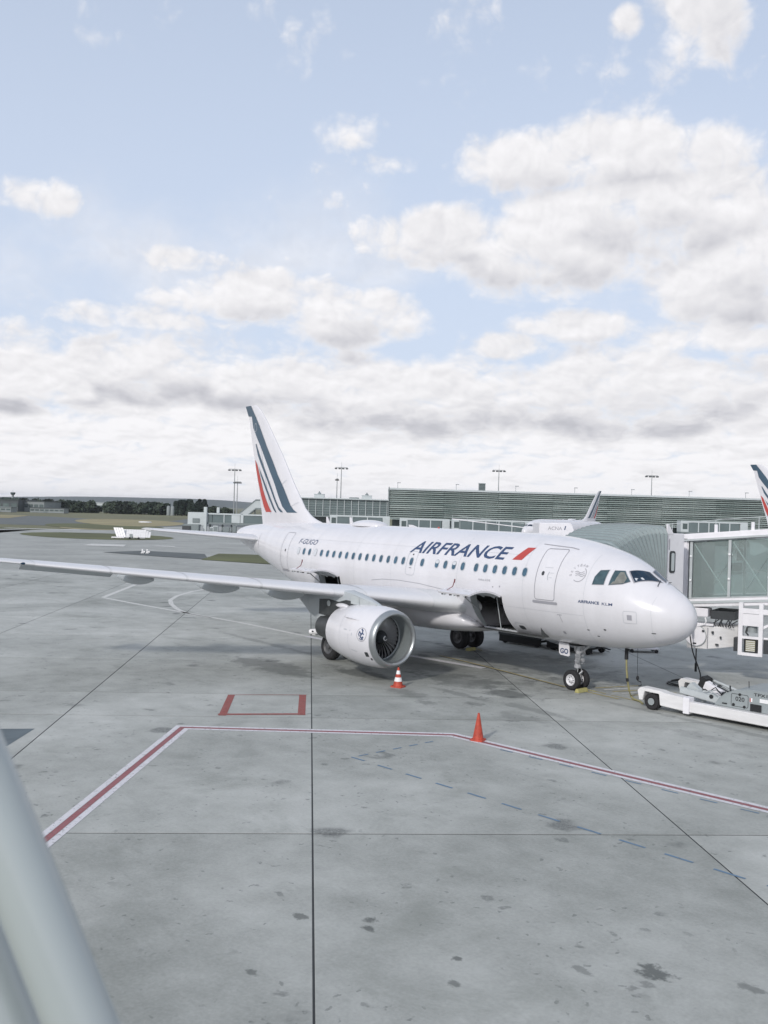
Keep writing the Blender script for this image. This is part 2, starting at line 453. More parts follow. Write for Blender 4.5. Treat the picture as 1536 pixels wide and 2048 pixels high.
def concrete(name, lo, hi, detail=True):
    m = bpy.data.materials.new(name); m.use_nodes = True
    t = NT(m.node_tree)
    out = t.n('ShaderNodeOutputMaterial'); bs = t.n('ShaderNodeBsdfPrincipled'); t.put(out.inputs[0], bs.outputs[0])
    geo = t.n('ShaderNodeNewGeometry').outputs['Position']
    rnd = t.n('ShaderNodeObjectInfo').outputs['Random']
    big = t.noise(geo, .13, 4, .6, .4)
    mid = t.noise(geo, .9, 6, .65)
    fine = t.noise(geo, 14, 4, .7)
    f = t.m('ADD', t.m('MULTIPLY', big, .55), t.m('ADD', t.m('MULTIPLY', mid, .33), t.m('MULTIPLY', fine, .20)))
    f = t.m('ADD', f, t.m('MULTIPLY', t.m('SUBTRACT', rnd, .5), .14))
    c = t.ramp(f, (.36, lo), (.72, hi))
    if detail:
        # scattered small oil drops and rubber crumbs, patches of wear
        wv = t.n('ShaderNodeVectorMath', operation='ADD'); t.put(wv.inputs[0], geo)
        sc_ = t.n('ShaderNodeVectorMath', operation='SCALE'); t.put(sc_.inputs[0], t.noise(geo, 2.6, 3, .6, 0, 1)); sc_.inputs[3].default_value = .55
        t.put(wv.inputs[1], sc_.outputs[0])
        gn = t.noise(geo, .5, 2)
        for (s, thr, soft, dens, dk) in ((1.5, .10, .09, .53, .5), (3.4, .10, .08, .46, .5), (.42, .11, .10, .53, .66)):
            vo = t.n('ShaderNodeTexVoronoi'); t.put(vo.inputs['Vector'], wv.outputs[0]); vo.inputs['Scale'].default_value = s
            sp = t.m('SUBTRACT', 1.0, t.smooth(vo.outputs['Distance'], thr, thr + soft))
            gate = t.smooth(gn, dens - .03, dens + .05)
            sp = t.m('MULTIPLY', t.m('MULTIPLY', sp, gate), t.smooth(fine, .25, .6))
            c = t.mix(t.m('MULTIPLY', sp, dk), c, (.055, .062, .064))
        speck = t.smooth(t.noise(geo, 38, 2, .6), .70, .76)
        c = t.mix(t.m('MULTIPLY', speck, .35), c, (.10, .11, .11))
        gr = t.smooth(t.noise(geo, .33, 6, .7, .6), .52, .74)
        c = t.mix(t.m('MULTIPLY', gr, .42), c, (.18, .195, .175))
        sc2 = t.n('ShaderNodeMapping'); t.put(sc2.inputs[0], geo); sc2.inputs['Rotation'].default_value = (0, 0, R(33)); sc2.inputs['Scale'].default_value = (.35, 1.6, 1)
        st = t.smooth(t.noise(sc2.outputs[0], .9, 6, .72, .3), .56, .80)
        c = t.mix(t.m('MULTIPLY', st, .34), c, (.13, .14, .132))
        pale = t.smooth(t.noise(sc2.outputs[0], 2.2, 5, .7), .60, .78)
        c = t.mix(t.m('MULTIPLY', pale, .22), c, (.50, .50, .49))
    # dirt and grease stains; the broad ovals below the aircraft also paint in its shade
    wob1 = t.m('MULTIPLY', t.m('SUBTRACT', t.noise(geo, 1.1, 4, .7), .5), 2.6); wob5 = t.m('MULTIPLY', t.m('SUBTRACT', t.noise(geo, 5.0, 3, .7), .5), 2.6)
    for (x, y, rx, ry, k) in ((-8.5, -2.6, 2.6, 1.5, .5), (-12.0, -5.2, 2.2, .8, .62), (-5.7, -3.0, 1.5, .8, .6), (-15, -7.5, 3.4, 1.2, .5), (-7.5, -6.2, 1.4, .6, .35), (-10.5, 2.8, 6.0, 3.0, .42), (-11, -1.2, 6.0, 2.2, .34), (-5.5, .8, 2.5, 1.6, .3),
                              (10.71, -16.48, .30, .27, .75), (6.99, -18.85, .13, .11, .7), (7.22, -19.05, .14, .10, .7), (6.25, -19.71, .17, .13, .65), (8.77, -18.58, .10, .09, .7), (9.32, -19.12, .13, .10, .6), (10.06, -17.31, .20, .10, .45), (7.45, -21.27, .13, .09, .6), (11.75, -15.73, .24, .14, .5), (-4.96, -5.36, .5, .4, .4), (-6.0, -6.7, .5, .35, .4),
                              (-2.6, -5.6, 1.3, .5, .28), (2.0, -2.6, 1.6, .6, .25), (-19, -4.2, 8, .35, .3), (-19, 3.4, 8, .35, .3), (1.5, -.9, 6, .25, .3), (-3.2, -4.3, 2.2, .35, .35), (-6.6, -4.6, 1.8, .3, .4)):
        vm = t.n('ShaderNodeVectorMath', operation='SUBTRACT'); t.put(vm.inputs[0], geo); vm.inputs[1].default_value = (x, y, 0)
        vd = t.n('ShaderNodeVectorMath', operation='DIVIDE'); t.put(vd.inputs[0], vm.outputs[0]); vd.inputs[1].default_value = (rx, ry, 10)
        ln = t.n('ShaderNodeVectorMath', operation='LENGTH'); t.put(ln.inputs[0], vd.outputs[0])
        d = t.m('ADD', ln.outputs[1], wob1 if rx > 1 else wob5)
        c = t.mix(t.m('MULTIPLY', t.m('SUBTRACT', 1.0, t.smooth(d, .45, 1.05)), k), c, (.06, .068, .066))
    t.put(bs.inputs['Base Color'], c)
    t.put(bs.inputs['Roughness'], t.m('SUBTRACT', .92, t.m('MULTIPLY', mid, .18)))
    bs.inputs['Specular IOR Level'].default_value = .3
    bn = t.n('ShaderNodeBump'); bn.inputs['Strength'].default_value = .12; bn.inputs['Distance'].default_value = .02
    t.put(bn.inputs['Height'], fine); t.put(bs.inputs['Normal'], bn.outputs[0])
    return m


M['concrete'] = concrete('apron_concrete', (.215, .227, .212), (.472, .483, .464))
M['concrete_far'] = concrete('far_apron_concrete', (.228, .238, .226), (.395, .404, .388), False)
M['asphalt'] = mat('taxiway_asphalt', (.105, .118, .118), .9, 0, .2, .15)
M['dark_ground'] = mat('dark_ground_patch', (.085, .098, .10), .9, 0, .25, .4)
M['repair'] = mat('tarred_repair', (.10, .125, .14), .9, 0, .25, .8)
M['joint'] = mat('joint_sealant', (.03, .033, .035), .9, 0, .3, 3)
M['grass'] = mat('airfield_grass', (.085, .094, .036), .95, 0, .35, .12, streak=(1, .5, 1))
M['grass_dry'] = mat('dry_grass', (.25, .22, .12), .95, 0, .3, .1, streak=(1, .4, 1))
M['field'] = mat('far_field', (.14, .14, .075), .95, 0, .3, .006)
M['hill'] = mat('wooded_hill', (.04, .055, .045), 1.0, 0, .3, .01)


def paint(name, col, wear=.5):
    m = bpy.data.materials.new(name); m.use_nodes = True
    t = NT(m.node_tree)
    out = t.n('ShaderNodeOutputMaterial'); bs = t.n('ShaderNodeBsdfPrincipled'); t.put(out.inputs[0], bs.outputs[0])
    geo = t.n('ShaderNodeNewGeometry').outputs['Position']
    a = t.smooth(t.noise(geo, 6, 6, .7), .52, .72)
    b = t.noise(geo, 1.3, 4, .6)
    c = t.mix(t.m('MULTIPLY', a, wear), col, (.24, .25, .25))
    c = t.mix(t.m('MULTIPLY', b, .25), c, (.20, .21, .21))
    t.put(bs.inputs['Base Color'], c); bs.inputs['Roughness'].default_value = .8
    chip = t.m('MULTIPLY', t.smooth(t.noise(geo, 8.5, 5, .75), .56, .64), t.m('ADD', wear * .7, t.m('MULTIPLY', b, .5)), clamp=True)
    tr = t.n('ShaderNodeBsdfTransparent'); ms = t.n('ShaderNodeMixShader')
    t.put(ms.inputs[0], chip); t.put(ms.inputs[1], bs.outputs[0]); t.put(ms.inputs[2], tr.outputs[0]); t.put(out.inputs[0], ms.outputs[0])
    return m


M['p_white'] = paint('white_road_paint', (.62, .61, .64), .45)
M['p_white_old'] = paint('worn_white_road_paint', (.58, .58, .56), .4)
M['p_red'] = paint('red_road_paint', (.27, .085, .095), .45)
M['p_red2'] = paint('brick_red_road_paint', (.26, .055, .045), .4)
M['p_blue'] = paint('blue_road_paint', (.10, .185, .29), .6)
M['p_yellow'] = paint('yellow_road_paint', (.36, .30, .13), .7)

# ------------------------------------------------------------------ the ground
D1 = Vector((.8358, -.549, 0)); D2 = Vector((.549, .8358, 0))          # the two directions of the slab joints


def sheet(name, pts, z, m, parent=None, kind=None):
    mb = MB(); mb.add([(p[0], p[1], z) for p in pts], [list(range(len(pts)))])
    o = mb.build(name, m, parent)
    if o.data.polygons[0].normal.z < 0:
        o.data.flip_normals()
    if kind: o['kind'] = kind
    return o


sheet('ground', [(-9000, -9000), (9000, -9000), (9000, 9000), (-9000, 9000)], -.10, M['field'], None, 'structure')
RV = Vector((math.sin(YAW), -math.cos(YAW), 0)); FV = Vector((math.cos(YAW), math.sin(YAW), 0))
RZ = math.atan2(RV.y, RV.x)                                             # local x to the right of the view, y away


def bp(u, d, z=0.0):
    """the point d metres out in the direction that a bearing u (counted across the view) has"""
    p = CAM + FV * d + RV * (d * (u - 768) / FPX)
    return Vector((p.x, p.y, z))


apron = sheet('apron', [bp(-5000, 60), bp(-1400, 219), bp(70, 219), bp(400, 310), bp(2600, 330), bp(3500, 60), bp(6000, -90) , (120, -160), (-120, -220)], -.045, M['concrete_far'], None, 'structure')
sheet('joint_bed', [tuple(D1 * a + D2 * b) for a, b in ((26.5, -43.4), (26.5, 33), (-60.2, 33), (-60.2, -43.4))], -.007, M['joint'], apron)
UL = [26.6, 12.1, 1.3, -2.4, -9.65, -16.9, -24.2, -31.4, -38.7, -46, -53.2, -60.3]
VL = [-43.5, -35.8, -28.1, -20.45, -12.83, -5.03, 2.6, 10.3, 18.0, 25.6, 33.2]
for i in range(len(UL) - 1):
    for j in range(len(VL) - 1):
        g = .017 if j else .017
        a1, a0, b0, b1 = UL[i] - .020, UL[i + 1] + .020, VL[j] + .018, VL[j + 1] - .018
        h = random.uniform(-.002, .002)
        mb = MB()
        cor = [(a0, b0), (a1, b0), (a1, b1), (a0, b1)]
        c2 = [(a0 + .012, b0 + .012), (a1 - .012, b0 + .012), (a1 - .012, b1 - .012), (a0 + .012, b1 - .012)]
        lo = [tuple(D1 * a + D2 * b + Vector((0, 0, -.024))) for a, b in cor]
        md = [tuple(D1 * a + D2 * b + Vector((0, 0, -.003))) for a, b in cor]
        hi = [tuple(D1 * a + D2 * b + Vector((0, 0, h * .5))) for a, b in c2]
        mb.loft([lo, md, hi], True, True)
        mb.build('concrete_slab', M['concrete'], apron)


def strip(pts, off0, off1):
    """ribbon between two offsets beside a polyline, mitred"""
    P = [Vector((p[0], p[1])) for p in pts]; L = []; Rr = []
    for i in range(len(P)):
        d0 = (P[i] - P[i - 1]).normalized() if i else (P[1] - P[0]).normalized()
        d1 = (P[i + 1] - P[i]).normalized() if i < len(P) - 1 else d0
        n0 = Vector((-d0.y, d0.x)); n1 = Vector((-d1.y, d1.x))
        n = (n0 + n1).normalized(); n /= max(n.dot(n0), .3)
        L.append(P[i] + n * off0); Rr.append(P[i] + n * off1)
    return L, Rr


def line(name, pts, o0, o1, m, z=.006):
    A, B = strip(pts, o0, o1)
    mb = MB()
    for i in range(len(A) - 1):
        mb.add([(*A[i], z), (*A[i + 1], z), (*B[i + 1], z), (*B[i], z)], [(0, 1, 2, 3)])
    o = mb.build(name, m, apron)
    for p in o.data.polygons:
        pass
    return o


RW = [(2.5, -23.6), (-6.75, -15.48), (-1.9, -9.13), (7.35, -7.76), (24, -5.2)]
line('painted_white_line', RW, -.24, -.085, M['p_white'])
line('painted_red_line', RW, -.075, .075, M['p_red'])
line('painted_white_line', RW, .085, .24, M['p_white'])
# red box
BX = [(-9.14, -9.55), (-6.35, -11.40), (-7.68, -13.82), (-10.5, -11.95)]
line('painted_red_line', [BX[0], BX[1]], -.02, -.26, M['p_red2'])
line('painted_red_line', [BX[1], BX[2]], -.262, -.06, M['p_red2'], .0075)
line('painted_red_line', [BX[2], BX[3]], -.02, -.26, M['p_red2'])
line('painted_red_line', [BX[3], BX[0]], -.01, -.07, M['p_red2'], .0075)
# blue dashes
for k in range(13):
    x = -1.35 + k * 1.02
    y = -13.18 + .105 * (x + 1.35)
    line('painted_blue_dash', [(x - .05, y), (x + .45 + .012 * k, y + .06)], -.035, .035, M['p_blue'])
for k in range(5):
    x = -1.38 - .05 * k; y = -12.95 + k * .62
    line('painted_blue_dash', [(x, y), (x - .03, y + .33)], -.03, .03, M['p_blue'])
for k in range(9):
    x = .1 + k * .98; y = -9.12 + .13 * (x - .1)
    line('painted_blue_dash', [(x, y - .02), (x + .42, y + .05)], -.03, .03, M['p_blue'])
# white guide lines behind the wing
WL = [(-45.25, -2.87), (-40, -2.45), (-28.77, -1.27), (-22.3, -1.03)]
line('painted_white_line', WL, -.16, .16, M['p_white_old'])
line('painted_white_line', [(-22.25, -1.03), (-16.8, -.72), (-12.2, -.02), (-10.4, .25)], -.2, .2, M['p_white'])
line('painted_white_line', [(-45.4, -2.75), (-56.5, 4.8)], -.18, .18, M['p_white_old'])
line('painted_white_line', [(-50, 9.3), (-49.5, 7.6), (-47.5, 5.0), (-44.6, 2.4), (-42.0, .67), (-39.5, -.43), (-36.6, -1.4), (-33.8, -2.0), (-31.5, -1.75)], -.15, .15, M['p_white_old'])
line('painted_yellow_line', [(-14, .9), (-11.1, .7), (-5.6, .02), (-3, -.1)], -.07, .07, M['p_yellow'])
line('painted_black_edge', [(-14, .78), (-11.1, .58), (-5.6, -.1)], -.03, .03, M['joint'])
for k in range(7):
    x = -4.9 + k * .42
    line('painted_stop_mark', [(x, .9), (x + .55, 2.9)], -.07, .07, M['p_white_old'] if k % 2 else M['p_yellow'])
for k in range(5):
    line('painted_stop_mark', [(-4.6, .35 - k * .02 + k * .0), (-3.9, .3)], -.05 + k * 0, .05, M['p_yellow']) if k == 0 else None
line('painted_line_label', [(-3.6, .25), (-2.2, .2)], -.05, .05, M['p_yellow'])
# repair patch at left, drain patch
sheet('asphalt_repair', [tuple(p) for p in ((-7.99, -21.9), (-7.1, -20.4), (-8.72, -19.15), (-9.6, -20.75))], .004, M['repair'], apron)

# far side of the airfield: taxiways and grass
sheet('taxiway', [bp(-900, 262), bp(500, 262), bp(520, 355), bp(300, 350), bp(100, 420), bp(-900, 440)], -.06, M['asphalt'], None, 'structure')
sheet('taxiway', [bp(320, 355), bp(620, 345), bp(640, 500), bp(380, 470)], -.055, M['asphalt'], None, 'structure')
gr = lambda pts, z, m: sheet('grass', pts, z, m, None, 'structure')


def oval(u0, u1, d0, d1, n=22, flat=.0):
    out = []
    for i in range(n):
        a = 2 * math.pi * i / n
        out.append(bp((u0 + u1) / 2 + (u1 - u0) / 2 * math.cos(a), (d0 + d1) / 2 + (d1 - d0) / 2 * math.sin(a)))
    return out


gr(oval(40, 350, 172, 208), -.02, M['grass'])
gr(oval(-300, 100, 218, 236), -.03, M['grass'])
gr(oval(120, 260, 232, 262), -.02, M['grass_dry'])
gr(oval(150, 370, 280, 400), -.015, M['grass_dry'])
gr(oval(90, 330, 240, 300), -.018, M['grass'])
gr([bp(-900, 425), bp(60, 425), bp(20, 355), bp(-80, 330), bp(-900, 330)], -.012, M['grass_dry'])
gr([bp(405, 117), bp(440, 133), bp(530, 133), bp(600, 113), bp(560, 111)], .002, M['grass'])
sheet('dark_ground_patch', [bp(208, 128), bp(290, 135), bp(412, 131), bp(420, 118), bp(330, 121)], -.008, M['dark_ground'], None, 'structure')  # a darker patch of ground beside the grass strip
for (u0, u1, d0, d1) in ((165, 250, 146, 153), (300, 350, 150, 153), (0, 160, 224, 228)):
    sheet('painted_patch', [bp(u0, d0), bp(u1, d0), bp(u1 + 4, d1), bp(u0 + 20, d1)], -.004, M['p_white_old'], apron)
# hills
mb = MB()
ring0, ring1 = [], []
for i in range(61):
    u = -1500 + i * 75
    h = 26 + 26 * math.exp(-((u - 250) / 170) ** 2) + 14 * math.exp(-((u - 480) / 140) ** 2) + 5 * math.sin(u * .021) + 3 * math.sin(u * .06)
    ring0.append(bp(u, 4200, -2)); ring1.append(bp(u, 4700, max(h * .75, 4)))
mb.loft([ring0, ring1, [bp(-1500 + i * 75, 6000, -3) for i in range(61)]], False, False)
tag(mb.build('hills', M['hill'], None, 60), kind='structure')

# ------------------------------------------------------------------ the airliner
ST = np.array([(0, 3.14, 3.14, 0.0, 3.14), (.06, 3.42, 2.86, .26, 3.14), (.2, 3.66, 2.66, .48, 3.15), (.5, 3.93, 2.43, .76, 3.17), (1.0, 4.22, 2.2, 1.08, 3.24), (1.5, 4.49, 2.06, 1.31, 3.32),
               (1.8, 4.68, 2.0, 1.42, 3.37), (2.2, 4.95, 1.93, 1.54, 3.43), (2.6, 5.16, 1.88, 1.64, 3.48), (3.0, 5.31, 1.84, 1.72, 3.54), (3.5, 5.45, 1.80, 1.8, 3.6), (4, 5.57, 1.77, 1.86, 3.66),
               (4.5, 5.66, 1.75, 1.905, 3.72), (5, 5.735, 1.74, 1.94, 3.77), (5.6, 5.80, 1.73, 1.965, 3.8), (6.4, 5.85, 1.73, 1.975, 3.8), (7.2, 5.87, 1.73, 1.975, 3.8), (12, 5.87, 1.73, 1.975, 3.8), (19.4, 5.87, 1.73, 1.975, 3.8), (20.5, 5.87, 1.79, 1.965, 3.82),
               (22, 5.86, 2.02, 1.91, 3.9), (23.5, 5.84, 2.37, 1.78, 4.02), (25, 5.80, 2.80, 1.57, 4.2), (26.5, 5.74, 3.25, 1.31, 4.42), (28, 5.66, 3.68, 1.02, 4.62), (29.5, 5.56, 4.1, .72, 4.8), (30.6, 5.42, 4.4, .48, 4.9),
               (31.2, 5.25, 4.6, .31, 4.92), (31.45, 5.1, 4.72, .18, 4.91)])
TT = np.sqrt(ST[:, 0])


def pchip(x, y):
    h = np.diff(x); d = np.diff(y) / h; m = np.zeros_like(y)
    for i in range(1, len(x) - 1):
        if d[i - 1] * d[i] > 0:
            w1, w2 = 2 * h[i] + h[i - 1], h[i] + 2 * h[i - 1]
            m[i] = (w1 + w2) / (w1 / d[i - 1] + w2 / d[i])
    m[0], m[-1] = d[0], d[-1]
    return m


SL = [pchip(TT, ST[:, k]) for k in range(1, 5)]


def prof(s):
    t = math.sqrt(min(max(s, 0), 31.45))
    i = min(max(int(np.searchsorted(TT, t)) - 1, 0), len(TT) - 2)
    h = TT[i + 1] - TT[i]; q = (t - TT[i]) / h
    out = []
    for k in range(4):
        y0, y1 = ST[i, k + 1], ST[i + 1, k + 1]; m0, m1 = SL[k][i] * h, SL[k][i + 1] * h
        out.append((2 * q ** 3 - 3 * q ** 2 + 1) * y0 + (q ** 3 - 2 * q ** 2 + q) * m0 + (-2 * q ** 3 + 3 * q ** 2) * y1 + (q ** 3 - q ** 2) * m1)
    return out


def half(s, z):
    t, b, wd, zc = prof(s)
    h = (t - zc) if z > zc else (zc - b)
    return wd * math.sqrt(max(1 - ((z - zc) / max(h, 1e-4)) ** 2, 0))


def skin_pt(s, z, off=.005, side=-1):
    y = half(s, z); e = .02
    n = Vector((-(half(s - e, z) - half(s + e, z)) / (2 * e), 1.0, -(half(s, z + e) - half(s, z - e)) / (2 * e)))
    n.normalize()
    return Vector((-s + n.x * off, side * (y + n.y * off), z + n.z * off))


def map_faces(polys, fn, cs=.2, cz=.1):
    """polys in a flat (p,q) plane, cut into a grid, then bent through fn"""
    bm = bmesh.new()
    for poly in polys:
        try:
            bm.faces.new([bm.verts.new((p[0], p[1], 0)) for p in poly])
        except Exception:
            pass
    return bend(bm, fn, cs, cz)


def bend(bm, fn, cs, cz):
    bmesh.ops.triangulate(bm, faces=bm.faces)
    xs = [v.co.x for v in bm.verts]; ys = [v.co.y for v in bm.verts]
    for ax, lo, hi, st in ((0, min(xs), max(xs), cs), (1, min(ys), max(ys), cz)):
        k = math.floor(lo / st) + 1
        while k * st < hi:
            co = (k * st, 0, 0) if ax == 0 else (0, k * st, 0)
            no = (1, 0, 0) if ax == 0 else (0, 1, 0)
            bmesh.ops.bisect_plane(bm, geom=bm.verts[:] + bm.edges[:] + bm.faces[:], plane_co=co, plane_no=no, dist=1e-5)
            k += 1
    bmesh.ops.remove_doubles(bm, verts=bm.verts, dist=1e-5)
    for v in bm.verts:
        v.co = fn(v.co.x, v.co.y)
    return bm


def bm_obj(name, bm, m, parent, outward=None):
    me = bpy.data.meshes.new(name)
    bmesh.ops.recalc_face_normals(bm, faces=bm.faces)
    bm.normal_update()
    if outward is not None:
        tot = sum((f.normal.dot(outward) * f.calc_area() for f in bm.faces), 0.0)
        if tot < 0:
            bmesh.ops.reverse_faces(bm, faces=bm.faces)
    bm.to_mesh(me); bm.free()
    me.materials.append(m); me.shade_smooth()
    o = bpy.data.objects.new(name, me); COL.objects.link(o); o.parent = parent
    return o


STB = Vector((0, -1, 0))


def decal(name, polys, m, parent, off=.005, cs=.2, cz=.1):
    return bm_obj(name, map_faces(polys, lambda s, z: skin_pt(s, z, off), cs, cz), m, parent, STB)


def stroke(pts, wd, closed=False):
    P = [Vector(p) for p in pts]; n = len(P); out = []
    for i in range(n if closed else n - 1):
        a, b = P[i], P[(i + 1) % n]
        d = (b - a)
        if d.length < 1e-6: continue
        d.normalize(); nn = Vector((-d.y, d.x)) * wd / 2
        a2, b2 = a - d * wd * .35, b + d * wd * .35
        out.append([a2 + nn, b2 + nn, b2 - nn, a2 - nn])
    return out


def rrect(x0, x1, y0, y1, r, n=4):
    out = []
    for cx, cy, a0 in ((x1 - r, y1 - r, 0), (x0 + r, y1 - r, 90), (x0 + r, y0 + r, 180), (x1 - r, y0 + r, 270)):
        for k in range(n + 1):
            a = R(a0 + 90 * k / n); out.append((cx + r * math.cos(a), cy + r * math.sin(a)))
    return out


def text_bm(txt, x0, x1, y0, y1, shear=0.0, bold=0.0):
    """flat text fitted to the box (in reading order x grows to the right)"""
    cu = bpy.data.curves.new('t', 'FONT'); cu.body = txt; cu.offset = bold; cu.resolution_u = 3
    o = bpy.data.objects.new('t', cu); COL.objects.link(o)
    dg = bpy.context.evaluated_depsgraph_get()
    me = bpy.data.meshes.new_from_object(o.evaluated_get(dg))
    bm = bmesh.new(); bm.from_mesh(me)
    bpy.data.objects.remove(o); bpy.data.curves.remove(cu); bpy.data.meshes.remove(me)
    for v in bm.verts: v.co.x += v.co.y * shear
    xs = [v.co.x for v in bm.verts]; ys = [v.co.y for v in bm.verts]
    for v in bm.verts:
        v.co.x = x0 + (v.co.x - min(xs)) / (max(xs) - min(xs)) * (x1 - x0)
        v.co.y = y0 + (v.co.y - min(ys)) / (max(ys) - min(ys)) * (y1 - y0)
        v.co.z = 0
    return bm


def skin_text(name, txt, s0, s1, z0, z1, m, parent, shear=0, bold=0.0, off=.006):
    bm = text_bm(txt, -s0, -s1, z0, z1, shear, bold)
    return bm_obj(name, bend(bm, lambda x, z: skin_pt(-x, z, off), .12, .06), m, parent, STB)


def make_jet():
    J = thing('passenger_jet', 'white airliner with navy lettering and open cargo doors parked nose right on the stand', 'airplane', (0, 0, 0))
    # ---- fuselage shell with two cargo openings on the starboard side
    holes = [(7.26, 9.08), (18.15, 19.97)]
    ss = sorted(set([0, .004, .015, .035, .06, .1, .15, .2, .28, .38, .5, .62, .75, .88, 1.0, 1.15, 1.3, 1.45] + [1.6 + .2 * i for i in range(24)] + [6.6, 7.0, 7.26, 8.1, 9.08, 10, 11, 12, 13, 14, 15, 16, 17, 18.15, 19, 19.97] +
                    [20.5 + .5 * i for i in range(20)] + [30.3, 30.6, 30.9, 31.1, 31.25, 31.38, 31.45]))
    ph = [R(a) for a in (0, 3.7, 7.4, 11.1, 17, 23, 29, 35, 41, 47, 53, 59.3, 66, 72, 78, 84)]
    low = [(-math.cos(a), -math.sin(a)) for a in ph] + [(0, -1)] + [(math.cos(a), -math.sin(a)) for a in reversed(ph)]
    upn = 30
    up = [(math.cos(math.pi * i / upn), math.sin(math.pi * i / upn)) for i in range(1, upn)]
    sec = low + up
    n = len(sec)
    bm = bmesh.new(); rings = []
    for s in ss:
        t, b, wd, zc = prof(s)
        rings.append([bm.verts.new((-s, cy * wd, zc + (cz * (t - zc) if cz > 0 else cz * (zc - b)))) for cy, cz in sec])
    i0, i1 = 3, 11                                           # ring indices of the opening's top and sill
    for k in range(len(ss) - 1):
        hole = any(a - 1e-6 <= ss[k] and ss[k + 1] <= b + 1e-6 for a, b in holes)
        for i in range(n):
            if hole and i0 <= i < i1: continue
            bm.faces.new([rings[k][i], rings[k][(i + 1) % n], rings[k + 1][(i + 1) % n], rings[k + 1][i]])
    bm.faces.new(rings[-1])
    bmesh.ops.remove_doubles(bm, verts=bm.verts, dist=1e-5)
    bm_obj('fuselage', bm, M['skin'], J, None)
    # ---- cargo bays, doors
    for a, b in holes:
        mb = MB()
        arc = [(-half((a + b) / 2, 3.8 - 2.07 * math.sin(p)), 3.8 - 2.07 * math.sin(p)) for p in ph[i0:i1 + 1]]
        inner = [(-.35, q[1]) for q in arc]
        for s in (a, b):                                     # jambs
            mb.add([(-s, q[0], q[1]) for q in arc] + [(-s, q[0] * .80 - .02, q[1]) for q in arc], [(k, k + 1, len(arc) + k + 1, len(arc) + k) for k in range(len(arc) - 1)])
        for (y, z) in (arc[0], arc[-1]):
            mb.add([(-a, y, z), (-b, y, z), (-b, y * .80 - .02, z), (-a, y * .80 - .02, z)], [(0, 1, 2, 3)])
        mb.build('doorway_lining', M['grey_lt'], J)
        mb = MB()
        zt, zb = arc[0][1] + .06, arc[-1][1] - .06
        a2, b2 = a - 1.6, b + 1.6
        q = [(-a2, -1.35, zb), (-b2, -1.35, zb), (-b2, 1.2, zb), (-a2, 1.2, zb), (-a2, -1.6, zt), (-b2, -1.6, zt), (-b2, 1.5, zt), (-a2, 1.5, zt)]
        mb.add(q, [(0, 1, 2, 3), (4, 5, 6, 7), (2, 3, 7, 6), (1, 2, 6, 5), (0, 3, 7, 4)])
        mb.build('cargo_hold', M['bay'], J)
        mb = MB()
        mb.cyl((-a - .55, -1.35, arc[-1][1]), (-a - .5, -1.72, arc[0][1]), .018, n=6)
        mb.build('net_pole', M['grey_lt'], J)
        mb = MB(); yb, zb2 = arc[-1]
        mb.obox((-b, yb - .05, zb2 - .05), (b - a, 0, 0), (0, .30, -.08), (0, .02, .06))
        mb.build('sill_plate', M['strut'], J)
        mb = MB()
        for k in range(9):
            mb.cyl((-a - .1 - k * .2, yb + .07, zb2 + .0), (-a - .2 - k * .2, yb + .07, zb2 + .0), .03, n=6)
        mb.build('sill_rollers', M['dark'], J)['kind'] = 'stuff'
        # the open door: the same curved panel swung up about its top edge
        hy, hz = arc[0][0], arc[0][1]
        ang = math.atan2(arc[-1][1] - hz, arc[-1][0] - hy)     # direction of the chord when shut (downwards)
        tgt = R(180 - 3) if a < 10 else R(180 - 8)
        rot = tgt - ang
        rings = []
        for th in (0, .07):
            rr = []
            for (y, z) in arc:
                nrm = Vector((y / 1.975 ** 2, (z - 3.8) / 2.07 ** 2)).normalized()
                dy, dz = y - nrm.x * th - hy, z - nrm.y * th - hz
                rr.append((hy - .03 + dy * math.cos(rot) - dz * math.sin(rot), hz + .02 + dy * math.sin(rot) + dz * math.cos(rot)))
            rings.append(rr)
        closed = rings[0] + rings[1][::-1]
        mb = MB(); mb.loft([[(-a - .02, p[0], p[1]) for p in closed], [(-b + .02, p[0], p[1]) for p in closed]])
        cdoor = mb.build('cargo_door', M['skin'], J, 40)
        e0, e1 = rings[1][-1], rings[1][-2]
        for k in range(4):
            x = -a - .25 - k * .44
            MB().obox((x, e0[0] + .02, e0[1] - .05), (-.07, 0, 0), (0, .09, 0), (0, 0, .07)).build('latch_hook', M['black'], cdoor)
        ins = rings[1]
        for f in (.18, .5, .82):
            x = -a - f * (b - a)
            mb = MB()
            mb.loft([[(x - .03, p[0], p[1] - .002) for p in ins] + [(x - .03, p[0], p[1] - .06) for p in ins[::-1]], [(x + .03, p[0], p[1] - .002) for p in ins] + [(x + .03, p[0], p[1] - .06) for p in ins[::-1]]])
            mb.build('door_rib', M['grey_lt'], cdoor)
        mb = MB(); o = rings[0][-2]
        mb.tube([(-b + .30, o[0] - .02, o[1] - .02), (-b + .52, o[0] + .1, o[1] + .14), (-b + .60, o[0] + .12, o[1] + .36)], [.012, .016, .02], 6)
        mb.obox((-b + .58, o[0] + .10, o[1] + .30), (.045, 0, 0), (0, .03, 0), (.02, 0, .14))
        mb.build('warning_streamer', M['maroon'], cdoor)
        mb = MB()
        mb.cyl((-b + .1, arc[3][0] + .1, arc[3][1]), (-b + .12, rings[1][4][0], rings[1][4][1]), .025, n=8)
        mb.build('door_actuator', M['strut'], cdoor)
    # ---- cabin windows
    zw = 4.42
    wins = [21.95 - .533 * i for i in range(17)] + [12.13] + [11.175 - .533 * i for i in range(4)] + [8.79 - .533 * i for i in range(6)]
    wins.insert(17, 12.86)
